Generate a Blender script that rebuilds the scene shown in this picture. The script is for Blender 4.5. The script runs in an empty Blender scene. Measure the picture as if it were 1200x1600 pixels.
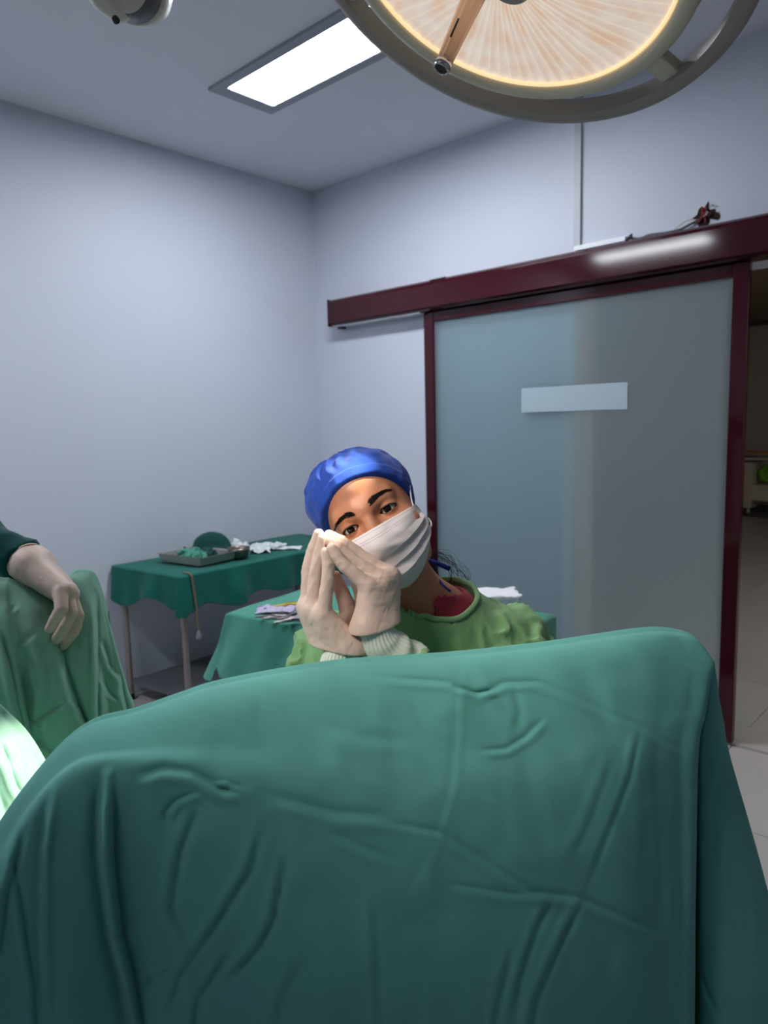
import bpy, math, random
import numpy as np
from mathutils import Matrix, Vector

# ------------------------------------------------------------------ camera, light, exposure
SC = bpy.context.scene
COL = SC.collection
CAM = np.array([0.0, 0.0, 1.5])
FPX = 1110.0
ROT = np.array([[0.73250361, 0.68035838, -0.0234722],
                [-0.065883, 0.1051656, 0.99226994],
                [0.67756763, -0.72529489, 0.12185823]])   # rows: camera right, up, back


def at(px, py, d):
    """world point seen at photo pixel (px,py) at depth d (metres along the optical axis)"""
    return CAM + ROT.T @ np.array([(px - 600) / FPX, -(py - 800) / FPX, -1.0]) * d


def px_of(P):
    q = (np.asarray(P, float) - CAM) @ ROT.T
    return np.stack([600 + FPX * q[..., 0] / -q[..., 2], 800 - FPX * q[..., 1] / -q[..., 2], -q[..., 2]], -1)


cd = bpy.data.cameras.new('camera')
cam = bpy.data.objects.new('camera', cd)
COL.objects.link(cam)
cd.sensor_width = 36.0
cd.sensor_fit = 'AUTO'
cd.lens = FPX / 1600 * 36.0
cd.clip_start = 0.05
cd.dof.use_dof = True
cd.dof.focus_distance = 1.0
cd.dof.aperture_fstop = 7.0
mw = Matrix.Identity(4)
for i in range(3):
    for j in range(3):
        mw[i][j] = ROT[j][i]
    mw[i][3] = CAM[i]
cam.matrix_world = mw
SC.camera = cam

w = bpy.data.worlds.new('world')
SC.world = w
w.use_nodes = True
w.node_tree.nodes['Background'].inputs[0].default_value = (0.6, 0.7, 0.9, 1)
w.node_tree.nodes['Background'].inputs[1].default_value = 0.02
SC.view_settings.view_transform = 'Standard'
SC.view_settings.look = 'None'
SC.view_settings.exposure = 0.0
SC.view_settings.gamma = 1.0
SC.view_settings.use_curve_mapping = False
PANEL_POWER = 46.0          # emission of the ceiling light panels
LAMP_BEAM = 260.0
SECOND_BEAM = 70.0        # the other lamp, hanging out of view above the left edge           # watts of the surgical lamp's beam
LAMP_GLOW = 0.74           # emission of the surgical lamp's lens
BEAM_HALF = math.radians(6.3)
CORRIDOR_POWER = 42.0

# ------------------------------------------------------------------ helpers
rng = np.random.default_rng(7)
random.seed(7)
WL = {}                    # world location of every object built (no object is rotated unless said)


def lin(c):
    c = c / 255.0
    return c / 12.92 if c <= 0.04045 else ((c + 0.055) / 1.055) ** 2.4


def rgb(r, g, b):
    return (lin(r), lin(g), lin(b), 1.0)


def link_mesh(name, V, F, mats, parent, loc, smooth, fm):
    V = np.asarray(V, float)
    if loc is None:
        loc = np.array([V[:, 0].mean(), V[:, 1].mean(), V[:, 2].min()])
    loc = np.asarray(loc, float)
    me = bpy.data.meshes.new(name)
    fl = F.tolist() if isinstance(F, np.ndarray) else [tuple(int(i) for i in f) for f in F]
    me.from_pydata((V - loc).tolist(), [], fl)
    for m in (mats if isinstance(mats, (list, tuple)) else [mats]):
        me.materials.append(m)
    if fm is not None:
        me.polygons.foreach_set('material_index', np.asarray(fm, np.int32))
    if smooth:
        me.polygons.foreach_set('use_smooth', np.ones(len(me.polygons), bool))
    me.update()
    o = bpy.data.objects.new(name, me)
    COL.objects.link(o)
    WL[o] = loc
    if parent is not None:
        o.parent = parent
        o.location = Vector(loc - WL[parent])
    else:
        o.location = Vector(loc)
    return o


def obj(name, VF, mats, parent=None, loc=None, smooth=False, fm=None):
    return link_mesh(name, VF[0], VF[1], mats, parent, loc, smooth, fm)


def empty(name, loc):
    o = bpy.data.objects.new(name, None)
    COL.objects.link(o)
    o.empty_display_size = 0.1
    o.location = Vector(np.asarray(loc, float))
    WL[o] = np.asarray(loc, float)
    return o


def tag(o, label=None, cat=None, group=None, kind=None):
    if label: o['label'] = label
    if cat: o['category'] = cat
    if group: o['group'] = group
    if kind: o['kind'] = kind
    return o


def bevel(o, wd, seg=2):
    m = o.modifiers.new('bevel', 'BEVEL')
    m.width = wd
    m.segments = seg
    m.limit_method = 'ANGLE'
    return o


def solid(o, th, off=0.0):
    m = o.modifiers.new('solidify', 'SOLIDIFY')
    m.thickness = th
    m.offset = off
    return o


def subsurf(o, n=1):
    m = o.modifiers.new('subsurf', 'SUBSURF')
    m.levels = m.render_levels = n
    return o


def copy_tree(o, loc, rotz=0.0):
    c = o.copy()
    COL.objects.link(c)
    c.location = Vector(np.asarray(loc, float))
    c.rotation_euler = (o.rotation_euler.x, o.rotation_euler.y, rotz)
    for ch in list(o.children):
        d = ch.copy()
        COL.objects.link(d)
        d.parent = c
        for g in list(ch.children):
            e = g.copy()
            COL.objects.link(e)
            e.parent = d
    return c


def join(*vfs):
    V, F, n = [], [], 0
    for v, f in vfs:
        V.append(np.asarray(v, float))
        F += [tuple(int(i) + n for i in q) for q in f]
        n += len(v)
    return np.concatenate(V), F


def box(x0, x1, y0, y1, z0, z1):
    V = np.array([(x, y, z) for x in (x0, x1) for y in (y0, y1) for z in (z0, z1)], float)
    F = [(0, 1, 3, 2), (4, 6, 7, 5), (0, 4, 5, 1), (2, 3, 7, 6), (0, 2, 6, 4), (1, 5, 7, 3)]
    return V, F


def frame_of(d):
    d = np.asarray(d, float)
    d = d / np.linalg.norm(d)
    u = np.array([0, 0, 1.0]) if abs(d[2]) < 0.9 else np.array([1.0, 0, 0])
    a = np.cross(u, d)
    a /= np.linalg.norm(a)
    return a, np.cross(d, a), d


def catmull(P, n):
    P = np.asarray(P, float)
    k = len(P)
    t = np.linspace(0, k - 1, n)
    i = np.minimum(t.astype(int), k - 2)
    f = (t - i).reshape((-1,) + (1,) * (P.ndim - 1))
    E = np.concatenate([[2 * P[0] - P[1]], P, [2 * P[-1] - P[-2]]])
    a, b, c, d = E[i], E[i + 1], E[i + 2], E[i + 3]
    return 0.5 * (2 * b + (c - a) * f + (2 * a - 5 * b + 4 * c - d) * f ** 2 + (3 * b - a - 3 * c + d) * f ** 3)


def tube(pts, r, n=10, smooth_n=None, cap=True, rib=None):
    P = np.asarray(pts, float)
    R = np.asarray(r if np.ndim(r) else [r] * len(P), float)
    if smooth_n:
        R = catmull(R[:, None], smooth_n)[:, 0]
        P = catmull(P, smooth_n)
    V, F = [], []
    T = np.gradient(P, axis=0)
    a, b, _ = frame_of(T[0])
    th = np.linspace(0, 2 * np.pi, n, endpoint=False)
    for i in range(len(P)):
        d = T[i] / np.linalg.norm(T[i])
        a = a - d * (a @ d)
        a /= np.linalg.norm(a)
        b = np.cross(d, a)
        rr = R[i] * (1 + (rib(th, i / (len(P) - 1)) if rib else 0))
        V.append(P[i] + (np.cos(th) * rr)[:, None] * a + (np.sin(th) * rr)[:, None] * b)
    V = np.concatenate(V)
    for i in range(len(P) - 1):
        for j in range(n):
            k = (j + 1) % n
            F.append((i * n + j, i * n + k, (i + 1) * n + k, (i + 1) * n + j))
    if cap:
        F.append(tuple(range(n))[::-1])
        F.append(tuple((len(P) - 1) * n + j for j in range(n)))
    return V, F


def lathe(prof, n=64, c=(0, 0, 0), axis=(0, 0, 1)):
    """prof: list of (radius, height along axis)"""
    a, b, d = frame_of(axis)
    c = np.asarray(c, float)
    th = np.linspace(0, 2 * np.pi, n, endpoint=False)
    V = np.concatenate([c + d * h + r * (np.cos(th)[:, None] * a + np.sin(th)[:, None] * b) for r, h in prof])
    F = []
    for i in range(len(prof) - 1):
        for j in range(n):
            k = (j + 1) % n
            F.append((i * n + j, i * n + k, (i + 1) * n + k, (i + 1) * n + j))
    return V, F


def grid_faces(nr, nc):
    i = np.arange(nr - 1)[:, None] * nc + np.arange(nc - 1)[None, :]
    return np.stack([i, i + 1, i + nc + 1, i + nc], -1).reshape(-1, 4)


# ---- signed distance modelling
def cap_(P, a, b, r1, r2):
    a = np.asarray(a, np.float32); b = np.asarray(b, np.float32)
    ba = b - a
    q = P - a
    h = np.clip((q @ ba) / float(ba @ ba), 0, 1)
    return np.linalg.norm(q - h[..., None] * ba, axis=-1) - (r1 + (r2 - r1) * h)


def ell(P, c, r, Rm=None):
    q = P - np.asarray(c, np.float32)
    if Rm is not None: q = q @ np.asarray(Rm, np.float32)
    r = np.asarray(r, np.float32)
    k0 = np.linalg.norm(q / r, axis=-1)
    k1 = np.linalg.norm(q / r ** 2, axis=-1) + 1e-9
    return k0 * (k0 - 1) / k1


def smin(a, b, k):
    h = np.clip(0.5 + 0.5 * (b - a) / k, 0, 1)
    return b + (a - b) * h - k * h * (1 - h)


def smax(a, b, k):
    return -smin(-a, -b, k)


def wav(P, s, seed, oct_=3):
    """cheap smooth 3-D noise, about -1..1, features about s metres"""
    r = np.random.default_rng(seed)
    out = 0
    for o in range(oct_):
        k = r.normal(size=(4, 3)).astype(np.float32)
        k *= (2 * np.pi / s * 1.5 ** o) / np.linalg.norm(k, axis=1, keepdims=True)
        ph = r.uniform(0, 6.28, 4)
        e = 0
        for m in range(4):
            e = np.sin(P @ k[m] + ph[m] + 1.3 * e)
            out = out + e / (4 * 1.5 ** o) * 1.6
    return out


def nets(fn, lo, hi, h):
    lo = np.asarray(lo, float); hi = np.asarray(hi, float)
    n = np.ceil((hi - lo) / h).astype(int) + 1
    ax = [lo[i] + h * np.arange(n[i]) for i in range(3)]
    Fv = np.empty(tuple(n), np.float32)
    step = max(1, int(400000 // (n[1] * n[2])))
    for s in range(0, n[0], step):
        G = np.stack(np.meshgrid(ax[0][s:s + step], ax[1], ax[2], indexing='ij'), -1).astype(np.float32)
        Fv[s:s + step] = fn(G)
    S = Fv < 0
    m = tuple(n - 1)
    acc = np.zeros(m + (3,), np.float32)
    cnt = np.zeros(m, np.float32)
    idx = [np.arange(k, dtype=np.float32) for k in n]
    for d in range(3):
        sl0 = [slice(None)] * 3; sl1 = [slice(None)] * 3
        sl0[d] = slice(0, -1); sl1[d] = slice(1, None)
        f0 = Fv[tuple(sl0)]; f1 = Fv[tuple(sl1)]
        cr = S[tuple(sl0)] != S[tuple(sl1)]
        I = np.nonzero(cr)
        t = f0[I] / (f0[I] - f1[I])
        o = [k for k in range(3) if k != d]
        for da in (0, 1):
            for db in (0, 1):
                J = [I[0].copy(), I[1].copy(), I[2].copy()]
                J[o[0]] = J[o[0]] - da
                J[o[1]] = J[o[1]] - db
                ok = (J[o[0]] >= 0) & (J[o[0]] < m[o[0]]) & (J[o[1]] >= 0) & (J[o[1]] < m[o[1]])
                K = tuple(j[ok] for j in J)
                pos = np.zeros((ok.sum(), 3), np.float32)
                for q in range(3):
                    pos[:, q] = I[q][ok]
                pos[:, d] += t[ok]
                np.add.at(acc, K, pos)
                np.add.at(cnt, K, 1)
    act = cnt > 0
    vid = -np.ones(m, np.int64)
    vid[act] = np.arange(act.sum())
    V = acc[act] / cnt[act][:, None] * h + lo
    Q = []
    for d in range(3):
        sl0 = [slice(None)] * 3; sl1 = [slice(None)] * 3
        sl0[d] = slice(0, -1); sl1[d] = slice(1, None)
        cr = S[tuple(sl0)] != S[tuple(sl1)]
        I = np.array(np.nonzero(cr))
        o = [(d + 1) % 3, (d + 2) % 3]
        ok = (I[o[0]] > 0) & (I[o[0]] < m[o[0]]) & (I[o[1]] > 0) & (I[o[1]] < m[o[1]])
        I = I[:, ok]
        ins = S[tuple(I)]
        c = []
        for da, db in ((1, 1), (0, 1), (0, 0), (1, 0)):
            J = I.copy()
            J[o[0]] -= da
            J[o[1]] -= db
            c.append(vid[tuple(J)])
        c = np.stack(c, 1)
        c[~ins] = c[~ins][:, ::-1]
        Q.append(c)
    return V.astype(float), np.concatenate(Q)


# ---- materials
def mat(name, col, rough=0.6, metal=0.0, spec=0.5, noise=None, bump=None, sheen=0.0, coat=0.0, sss=None,
        emit=None, trans=0.0, col2=None):
    m = bpy.data.materials.new(name)
    m.use_nodes = True
    nt = m.node_tree
    b = nt.nodes['Principled BSDF']
    b.inputs['Base Color'].default_value = col
    b.inputs['Roughness'].default_value = rough
    b.inputs['Metallic'].default_value = metal
    b.inputs['Specular IOR Level'].default_value = spec
    b.inputs['Sheen Weight'].default_value = sheen
    b.inputs['Coat Weight'].default_value = coat
    b.inputs['Transmission Weight'].default_value = trans
    if sss:
        b.inputs['Subsurface Weight'].default_value = sss[0]
        b.inputs['Subsurface Radius'].default_value = sss[1]
        b.inputs['Subsurface Scale'].default_value = sss[2]
    if emit:
        b.inputs['Emission Color'].default_value = emit[0]
        b.inputs['Emission Strength'].default_value = emit[1]
    tc = nt.nodes.new('ShaderNodeTexCoord')
    if noise:
        sc, amt = noise
        n = nt.nodes.new('ShaderNodeTexNoise')
        n.inputs['Scale'].default_value = sc
        n.inputs['Detail'].default_value = 6
        nt.links.new(tc.outputs['Object'], n.inputs['Vector'])
        mx = nt.nodes.new('ShaderNodeMix')
        mx.data_type = 'RGBA'
        c2 = col2 or tuple(min(1, c * (1 - amt)) for c in col[:3]) + (1,)
        mx.inputs[6].default_value = col
        mx.inputs[7].default_value = c2
        nt.links.new(n.outputs['Fac'], mx.inputs[0])
        nt.links.new(mx.outputs[2], b.inputs['Base Color'])
    if bump:
        prev = None
        for sc, st, dist in bump:
            n = nt.nodes.new('ShaderNodeTexNoise')
            n.inputs['Scale'].default_value = sc
            n.inputs['Detail'].default_value = 4
            nt.links.new(tc.outputs['Object'], n.inputs['Vector'])
            bp = nt.nodes.new('ShaderNodeBump')
            bp.inputs['Strength'].default_value = st
            bp.inputs['Distance'].default_value = dist
            nt.links.new(n.outputs['Fac'], bp.inputs['Height'])
            if prev: nt.links.new(prev.outputs[0], bp.inputs['Normal'])
            prev = bp
        nt.links.new(prev.outputs[0], b.inputs['Normal'])
    return m


M = {}
M['wall'] = mat('wall_paint', rgb(200, 204, 217), 0.55, noise=(1.3, 0.05), bump=[(60, 0.08, 0.002)])
M['ceiling'] = mat('ceiling_paint', rgb(220, 221, 230), 0.8, noise=(1.0, 0.04))
M['maroon'] = mat('maroon_enamel', rgb(60, 9, 24), 0.085, spec=0.4, coat=0.0, noise=(3, 0.12))
M['tile'] = mat('marble_tile', rgb(190, 184, 182), 0.28, noise=(2.2, 0.22), bump=[(5, 0.05, 0.002)])
M['grout'] = mat('grout', rgb(110, 106, 104), 0.9)
M['corr_wall'] = mat('corridor_paint', rgb(196, 188, 180), 0.7, noise=(1.0, 0.05))
M['corr_ceil'] = mat('corridor_ceiling_board', rgb(150, 134, 108), 0.8, noise=(2, 0.1))
M['grey_trim'] = mat('grey_trim', rgb(178, 180, 188), 0.45)
M['frame'] = mat('light_frame', rgb(150, 152, 162), 0.5, metal=0.1)
M['panel'] = mat('light_diffuser', rgb(240, 240, 245), 0.5, emit=((0.90, 0.95, 1.0, 1), PANEL_POWER))
M['steel'] = mat('brushed_steel', rgb(190, 182, 180), 0.4, metal=0.55, noise=(30, 0.25))
M['chrome'] = mat('chrome', rgb(200, 196, 194), 0.12, metal=1.0)
M['leg'] = mat('table_leg_steel', rgb(150, 140, 140), 0.35, metal=0.6)
M['dark'] = mat('dark_rubber', rgb(28, 27, 29), 0.5)
M['paper'] = mat('white_paper', rgb(226, 230, 232), 0.8, noise=(40, 0.12))
M['lilac'] = mat('lilac_print', rgb(196, 186, 216), 0.6, noise=(90, 0.35))
M['towel'] = mat('white_towel', rgb(228, 226, 230), 0.95, bump=[(300, 0.4, 0.002)], sheen=0.3)
M['brass'] = mat('yellow_brass', rgb(186, 160, 70), 0.3, metal=0.7)
M['instrument'] = mat('instrument_steel', rgb(120, 116, 118), 0.25, metal=1.0)


def cloth_mat(name, c, dark=0.22, wr=0.25):
    return mat(name, c, 0.9, spec=0.2, noise=(9, dark), bump=[(14, wr, 0.008), (1500, 0.25, 0.0006)], sheen=0.12)


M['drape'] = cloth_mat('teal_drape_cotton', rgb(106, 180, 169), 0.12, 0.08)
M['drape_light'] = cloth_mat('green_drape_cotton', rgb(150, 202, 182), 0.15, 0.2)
M['cloth_deep'] = cloth_mat('deep_green_cotton', rgb(13, 100, 88), 0.25)
M['cloth_teal'] = cloth_mat('mid_green_cotton', rgb(76, 148, 130), 0.2)
M['cloth_dark'] = cloth_mat('dark_green_cotton', rgb(20, 70, 66), 0.25)
M['gown'] = mat('green_gown_cotton', rgb(134, 178, 126), 0.9, spec=0.2, noise=(9, 0.16), bump=[(16, 0.5, 0.014), (45, 0.45, 0.005), (1500, 0.25, 0.0006)], sheen=0.12)
M['scrub'] = cloth_mat('raspberry_cotton', rgb(190, 62, 82), 0.2)
M['sleeve'] = cloth_mat('teal_gown_cotton', rgb(8, 84, 84), 0.3, 0.4)
M['glove'] = mat('latex_glove', rgb(224, 198, 184), 0.55, noise=(30, 0.08), bump=[(120, 0.12, 0.002)],
                 sss=(0.25, (1.0, 0.45, 0.25), 0.006))
M['cuff'] = mat('ribbed_cuff', rgb(218, 226, 214), 0.9, bump=[(700, 0.3, 0.001)], sheen=0.2)
M['skin'] = mat('skin', rgb(206, 140, 106), 0.48, noise=(16, 0.16), bump=[(500, 0.06, 0.0006)],
                sss=(0.2, (1.0, 0.35, 0.18), 0.006))
M['hair'] = mat('dark_hair', rgb(26, 18, 15), 0.45)
M['eye_white'] = mat('eye_white', rgb(232, 224, 220), 0.2, coat=0.3)
M['iris'] = mat('brown_iris', rgb(24, 10, 5), 0.1, coat=0.2)
M['pupil'] = mat('pupil', rgb(5, 4, 4), 0.06, coat=0.3)
M['lip'] = mat('eyelid_line', rgb(150, 84, 66), 0.5)

# ------------------------------------------------------------------ the room
WALL_Y, WALL_X, CEIL, RX, FY = 3.375, -3.74, 3.07, 2.3, -2.6
OPEN0, OPEN1, OPEN_H = -1.80, 0.15, 2.15


def S(o, label=None):
    o['kind'] = 'structure'
    if label: o['label'] = label
    return o


S(obj('wall_left', box(WALL_X - .12, WALL_X, FY, WALL_Y + .18, 0, CEIL), M['wall']), 'plain pale grey painted wall left of the corner')
S(obj('wall_back', join(box(WALL_X, OPEN0, WALL_Y, WALL_Y + .18, 0, CEIL),
                        box(OPEN0, OPEN1, WALL_Y, WALL_Y + .18, OPEN_H, CEIL),
                        box(OPEN1, RX, WALL_Y, WALL_Y + .18, 0, CEIL)), M['wall']), 'pale grey wall with the sliding door opening')
S(obj('wall_right', box(RX, RX + .12, FY, WALL_Y, 0, CEIL), M['wall']), 'pale wall on the right, outside the picture')
S(obj('wall_front', box(WALL_X, RX, FY - .12, FY, 0, CEIL), M['wall']), 'pale wall behind the camera')
S(obj('ceiling', box(WALL_X - .12, RX + .12, FY - .12, WALL_Y, CEIL, CEIL + .15), M['ceiling']), 'plain grey white ceiling')

# floor: slab with single marble tiles, in the room and on through the doorway
fl = S(obj('floor', join(box(WALL_X - .12, RX + .12, FY - .12, WALL_Y + .18, -.12, -.012),
                         box(-6.6, 2.6, WALL_Y + .18, 13.3, -.12, -.012)), M['grout'], loc=(0, 0, 0)), 'pale marble tiled floor')
TS = 0.80


def tile_mesh():
    g, hgt = .0025, .012
    V, F = box(g, TS - g, g, TS - g, -hgt, 0)
    return V, F


tile0 = obj('tile', tile_mesh(), M['tile'], fl, loc=(0, 0, 0))
bevel(tile0, .0015, 1)
first = True
for i in range(-9, 5):
    for j in range(-4, 17):
        x, y = -1.77 + i * TS, 3.46 + (j - 7) * TS
        room = y + TS <= WALL_Y + .2 and x >= WALL_X - .5 and y > FY - .8 and x < RX
        hall = y >= 3.4 and -6.6 <= x < 2.0 and y < 12.6
        if not (room or hall): continue
        if first:
            tl, first = tile0, False
        else:
            tl = tile0.copy()
            COL.objects.link(tl)
        tl.location = (x, y, rng.uniform(-.0006, .0006))

S(obj('trim_1', join(box(-1.80, -1.765, WALL_Y - .016, WALL_Y + .004, 2.345, CEIL)), M['grey_trim']),
  'narrow vertical grey cable cover above the sliding door')
# door header: glossy maroon box, sloping lip, pale underside
hx0, hx1, hy = -3.508, .34, 3.262
prof = [(WALL_Y, 2.318), (hy + .022, 2.318), (hy + .004, 2.306), (hy, 2.29), (hy, 2.17), (hy + .01, 2.156), (hy + .022, 2.150), (WALL_Y, 2.150)]
V = np.array([(x, y, z) for x in (hx0, hx1) for y, z in prof])
k = len(prof)
F = [(i, (i + 1) % k, k + (i + 1) % k, k + i) for i in range(k)] + [tuple(range(k))[::-1], tuple(range(k, 2 * k))]
hd = S(obj('trim_2', (V, F), M['maroon']), 'long glossy maroon door header box across the wall')
obj('end_cap', box(hx0 - .004, hx0 + .002, hy - .001, WALL_Y, 2.148, 2.319), M['maroon'], hd)
obj('underside_strip', box(hx0 + .02, -2.74, hy + .02, WALL_Y - .008, 2.143, 2.151), M['grey_trim'], hd)
obj('rubber_stop', box(hx0 + .05, hx0 + .09, hy + .035, hy + .075, 2.128, 2.146), M['dark'], hd)
obj('cover_gap', box(-2.66, -2.55, hy + .008, hy + .05, 2.3175, 2.3225), M['grey_trim'], hd)
obj('lip_line', box(hx0, hx1, hy - .003, hy + .003, 2.166, 2.172), M['maroon'], hd)
S(obj('trim_3', join(box(OPEN0, OPEN1, WALL_Y - .03, WALL_Y + .2, 0, .012)), M['tile']), 'stone threshold in the doorway')
# jambs of the opening
S(obj('trim_4', join(box(OPEN0 - .001, OPEN0 + .02, WALL_Y + .002, WALL_Y + .18, .012, OPEN_H)), M['corr_wall']), 'plain jamb of the doorway')

# the sliding door leaf, half open, its left half over the wall
dy0, dy1 = 3.322, 3.362
dL, dR, dT, dB = -2.748, -.966, 2.148, .016
door = S(empty('door_1', (-1.85, 3.342, 0)), 'maroon framed sliding door leaf of frosted glass')
for x0, x1 in ((dL, dL + .072), (dR - .066, dR)):
    bevel(obj('stile', box(x0, x1, dy0, dy1, dB, dT), M['maroon'], door), .004)
bevel(obj('top_rail', box(dL + .072, dR - .066, dy0, dy1, dT - .055, dT), M['maroon'], door), .004)
bevel(obj('bottom_rail', box(dL + .072, dR - .066, dy0, dy1, dB, dB + .09), M['maroon'], door), .004)
gm = bpy.data.materials.new('frosted_glass')
gm.use_nodes = True
nt = gm.node_tree
b = nt.nodes['Principled BSDF']
b.inputs['Base Color'].default_value = rgb(232, 242, 242)
b.inputs['Roughness'].default_value = 0.32
b.inputs['Transmission Weight'].default_value = 1.0
b.inputs['IOR'].default_value = 1.25
tl_ = nt.nodes.new('ShaderNodeBsdfTranslucent')
tl_.inputs[0].default_value = rgb(226, 238, 240)
df_ = nt.nodes.new('ShaderNodeBsdfDiffuse')
df_.inputs[0].default_value = rgb(176, 184, 196)
m1 = nt.nodes.new('ShaderNodeMixShader')
m1.inputs[0].default_value = 0.5
nt.links.new(tl_.outputs[0], m1.inputs[1])
nt.links.new(df_.outputs[0], m1.inputs[2])
m2 = nt.nodes.new('ShaderNodeMixShader')
m2.inputs[0].default_value = 0.7
nt.links.new(b.outputs[0], m2.inputs[1])
nt.links.new(m1.outputs[0], m2.inputs[2])
tp_ = nt.nodes.new('ShaderNodeBsdfTransparent')
tp_.inputs[0].default_value = rgb(226, 240, 238)
m3 = nt.nodes.new('ShaderNodeMixShader')
m3.inputs[0].default_value = 0.45
nt.links.new(m2.outputs[0], m3.inputs[1])
nt.links.new(tp_.outputs[0], m3.inputs[2])
nt.links.new(m3.outputs[0], nt.nodes['Material Output'].inputs[0])
obj('glass_pane', box(dL + .068, dR - .062, 3.335, 3.343, dB + .086, dT - .051), gm, door)
sk = obj('sticker', box(-2.085, -1.495, 3.3338, 3.3352, 1.548, 1.676), mat('white_film', rgb(168, 184, 194), .6), door)
sk['label'] = 'blank white strip stuck on the frosted glass'

# hall beyond
S(obj('wall_corridor_far', box(-6.6, 2.6, 13.1, 13.3, 0, 3.1), M['corr_wall']))
S(obj('wall_corridor_left', box(-6.7, -6.6, WALL_Y + .18, 13.3, 0, 3.1), M['corr_wall']))
S(obj('wall_corridor_right', box(2.6, 2.7, WALL_Y + .18, 13.3, 0, 3.1), M['corr_wall']))
S(obj('ceiling_corridor', box(-6.7, 2.7, WALL_Y + .18, 13.3, 3.06, 3.2), M['corr_ceil']))
S(obj('trim_5', box(-6.6, 2.6, 13.06, 13.1, 2.98, 3.06), mat('brown_cornice', rgb(96, 78, 56), .7)), 'brown strip under the hall ceiling')
hl = empty('ceiling_light', (1.4, 5.5, 3.06))
tag(hl, 'hall ceiling light far beyond the doorway', 'light')
bevel(obj('frame', box(.9, 1.9, 5.2, 5.8, 3.03, 3.06), M['frame'], hl), .004)
obj('diffuser', box(.94, 1.86, 5.24, 5.76, 3.022, 3.03), mat('hall_diffuser', rgb(240, 236, 228), .5, emit=((1, .96, .91, 1), CORRIDOR_POWER)), hl)


def ceiling_panel(x0, y0, label):
    t = empty('ceiling_light', (x0 + .6, y0 + .185, CEIL))
    tag(t, label, 'light', 'recessed ceiling light panels')
    fw, x1, y1 = .052, x0 + 1.24, y0 + .37
    for nm, bb in (('side_rail', (x0, x1, y0, y0 + fw)), ('side_rail', (x0, x1, y1 - fw, y1)),
                   ('end_rail', (x0, x0 + fw + .03, y0 + fw, y1 - fw)), ('end_rail', (x1 - fw - .03, x1, y0 + fw, y1 - fw))):
        bevel(obj(nm, box(*bb, CEIL - .014, CEIL + .002), M['frame'], t), .003)
    obj('diffuser', box(x0 + fw, x1 - fw, y0 + fw, y1 - fw, CEIL - .006, CEIL + .001), M['panel'], t)


ceiling_panel(-2.96, 2.04, 'recessed oblong light panel in ceiling beside the big lamp')
ceiling_panel(-3.45, -.40, 'recessed light panel in ceiling left of the camera')

# hole above the header, painted as a dark patch on the plaster, with cables
hp = lambda px, py, y=WALL_Y: CAM + (lambda d: d * (y / d[1]))(ROT.T @ np.array([(px - 600) / FPX, -(py - 800) / FPX, -1.0]))
hc = hp(1103, 337)
hole = empty('wall_hole', hc)
tag(hole, 'ragged hole in wall with dark reddish wires above door header', 'hole')
n = 22
th = np.linspace(0, 2 * np.pi, n, endpoint=False)
rr = .042 * (1 + .32 * rng.normal(size=n))
rim = np.stack([hc[0] + 1.15 * rr * np.cos(th), np.full(n, WALL_Y - .003), hc[2] + rr * np.sin(th)], 1)
rim2 = rim.copy(); rim2[:, 1] = WALL_Y + .0015
Vh = np.concatenate([rim, rim2])
Fh = [tuple(range(n))[::-1]] + [(i, (i + 1) % n, n + (i + 1) % n, n + i) for i in range(n)]
obj('dark_patch', (Vh, Fh), mat('hole_shade', rgb(44, 16, 18), .9, noise=(60, .6)), hole)  # lies proud of the wall; its dark colour stands for the hole's shade
for q in range(9):
    a = rng.uniform(0, 6.28)
    c = hc + np.array([.055 * math.cos(a), -WALL_Y + WALL_Y, .045 * math.sin(a)])
    s = rng.uniform(.002, .0055)
    Vq, Fq = box(c[0] - s, c[0] + s, WALL_Y - .006, WALL_Y + .001, c[2] - s * .7, c[2] + s * .6)
    Vq = Vq + rng.normal(size=Vq.shape) * .0015
    obj('plaster_chip', (Vq, Fq), M['corr_wall'], hole)
for q, colr in enumerate((rgb(120, 30, 36), rgb(170, 160, 160), rgb(70, 24, 26), rgb(130, 40, 40))):
    pts = [hc + np.array([rng.uniform(-.035, .035), -.004 - .008 * rng.random(), rng.uniform(-.035, .035)]) for _ in range(5)]
    obj('wire', tube(pts, .0035, 6, 24), mat('wire_%s' % 'abcd'[q], colr, .4), hole)
cb = obj('cable', tube([hp(1092, 343, 3.365), hp(1075, 352, 3.36), hp(1062, 359, 3.355), hp(1040, 365, 3.35), hp(1015, 368, 3.35), hp(1000, 373, 3.35), hp(985, 372, 3.35)],
                       [.004, .005, .006, .009, .009, .007, .006], 8, 40), mat('grey_cable', rgb(92, 92, 96), .5))
tag(cb, 'grey cable lying on door header from wall hole', 'cable')
cb2 = obj('cable', tube([hp(1095, 344, 3.37), hp(1080, 343, 3.36), hp(1068, 348, 3.355), hp(1050, 362, 3.35)], .0016, 6, 30), mat('tan_wire', rgb(150, 130, 100), .5))
tag(cb2, 'thin tan wire looping from wall hole to header', 'cable')
cs = obj('cable_stub', tube([hp(978, 376, 3.35), hp(984, 371, 3.345), hp(987, 366, 3.345), hp(986, 373, 3.34)], [.006, .008, .004, .006], 8, 20), M['dark'])
tag(cs, 'black cable stub standing on top of door header', 'cable')
pr0, pr1 = hp(898, 392, 3.36), hp(978, 374, 3.36)
rl = obj('conduit', box(pr0[0], pr1[0], 3.350, 3.374, 2.338, 2.360), mat('white_plastic', rgb(236, 238, 244), .4))
tag(rl, 'short white cable conduit lying along the top of header', 'conduit')

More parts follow.
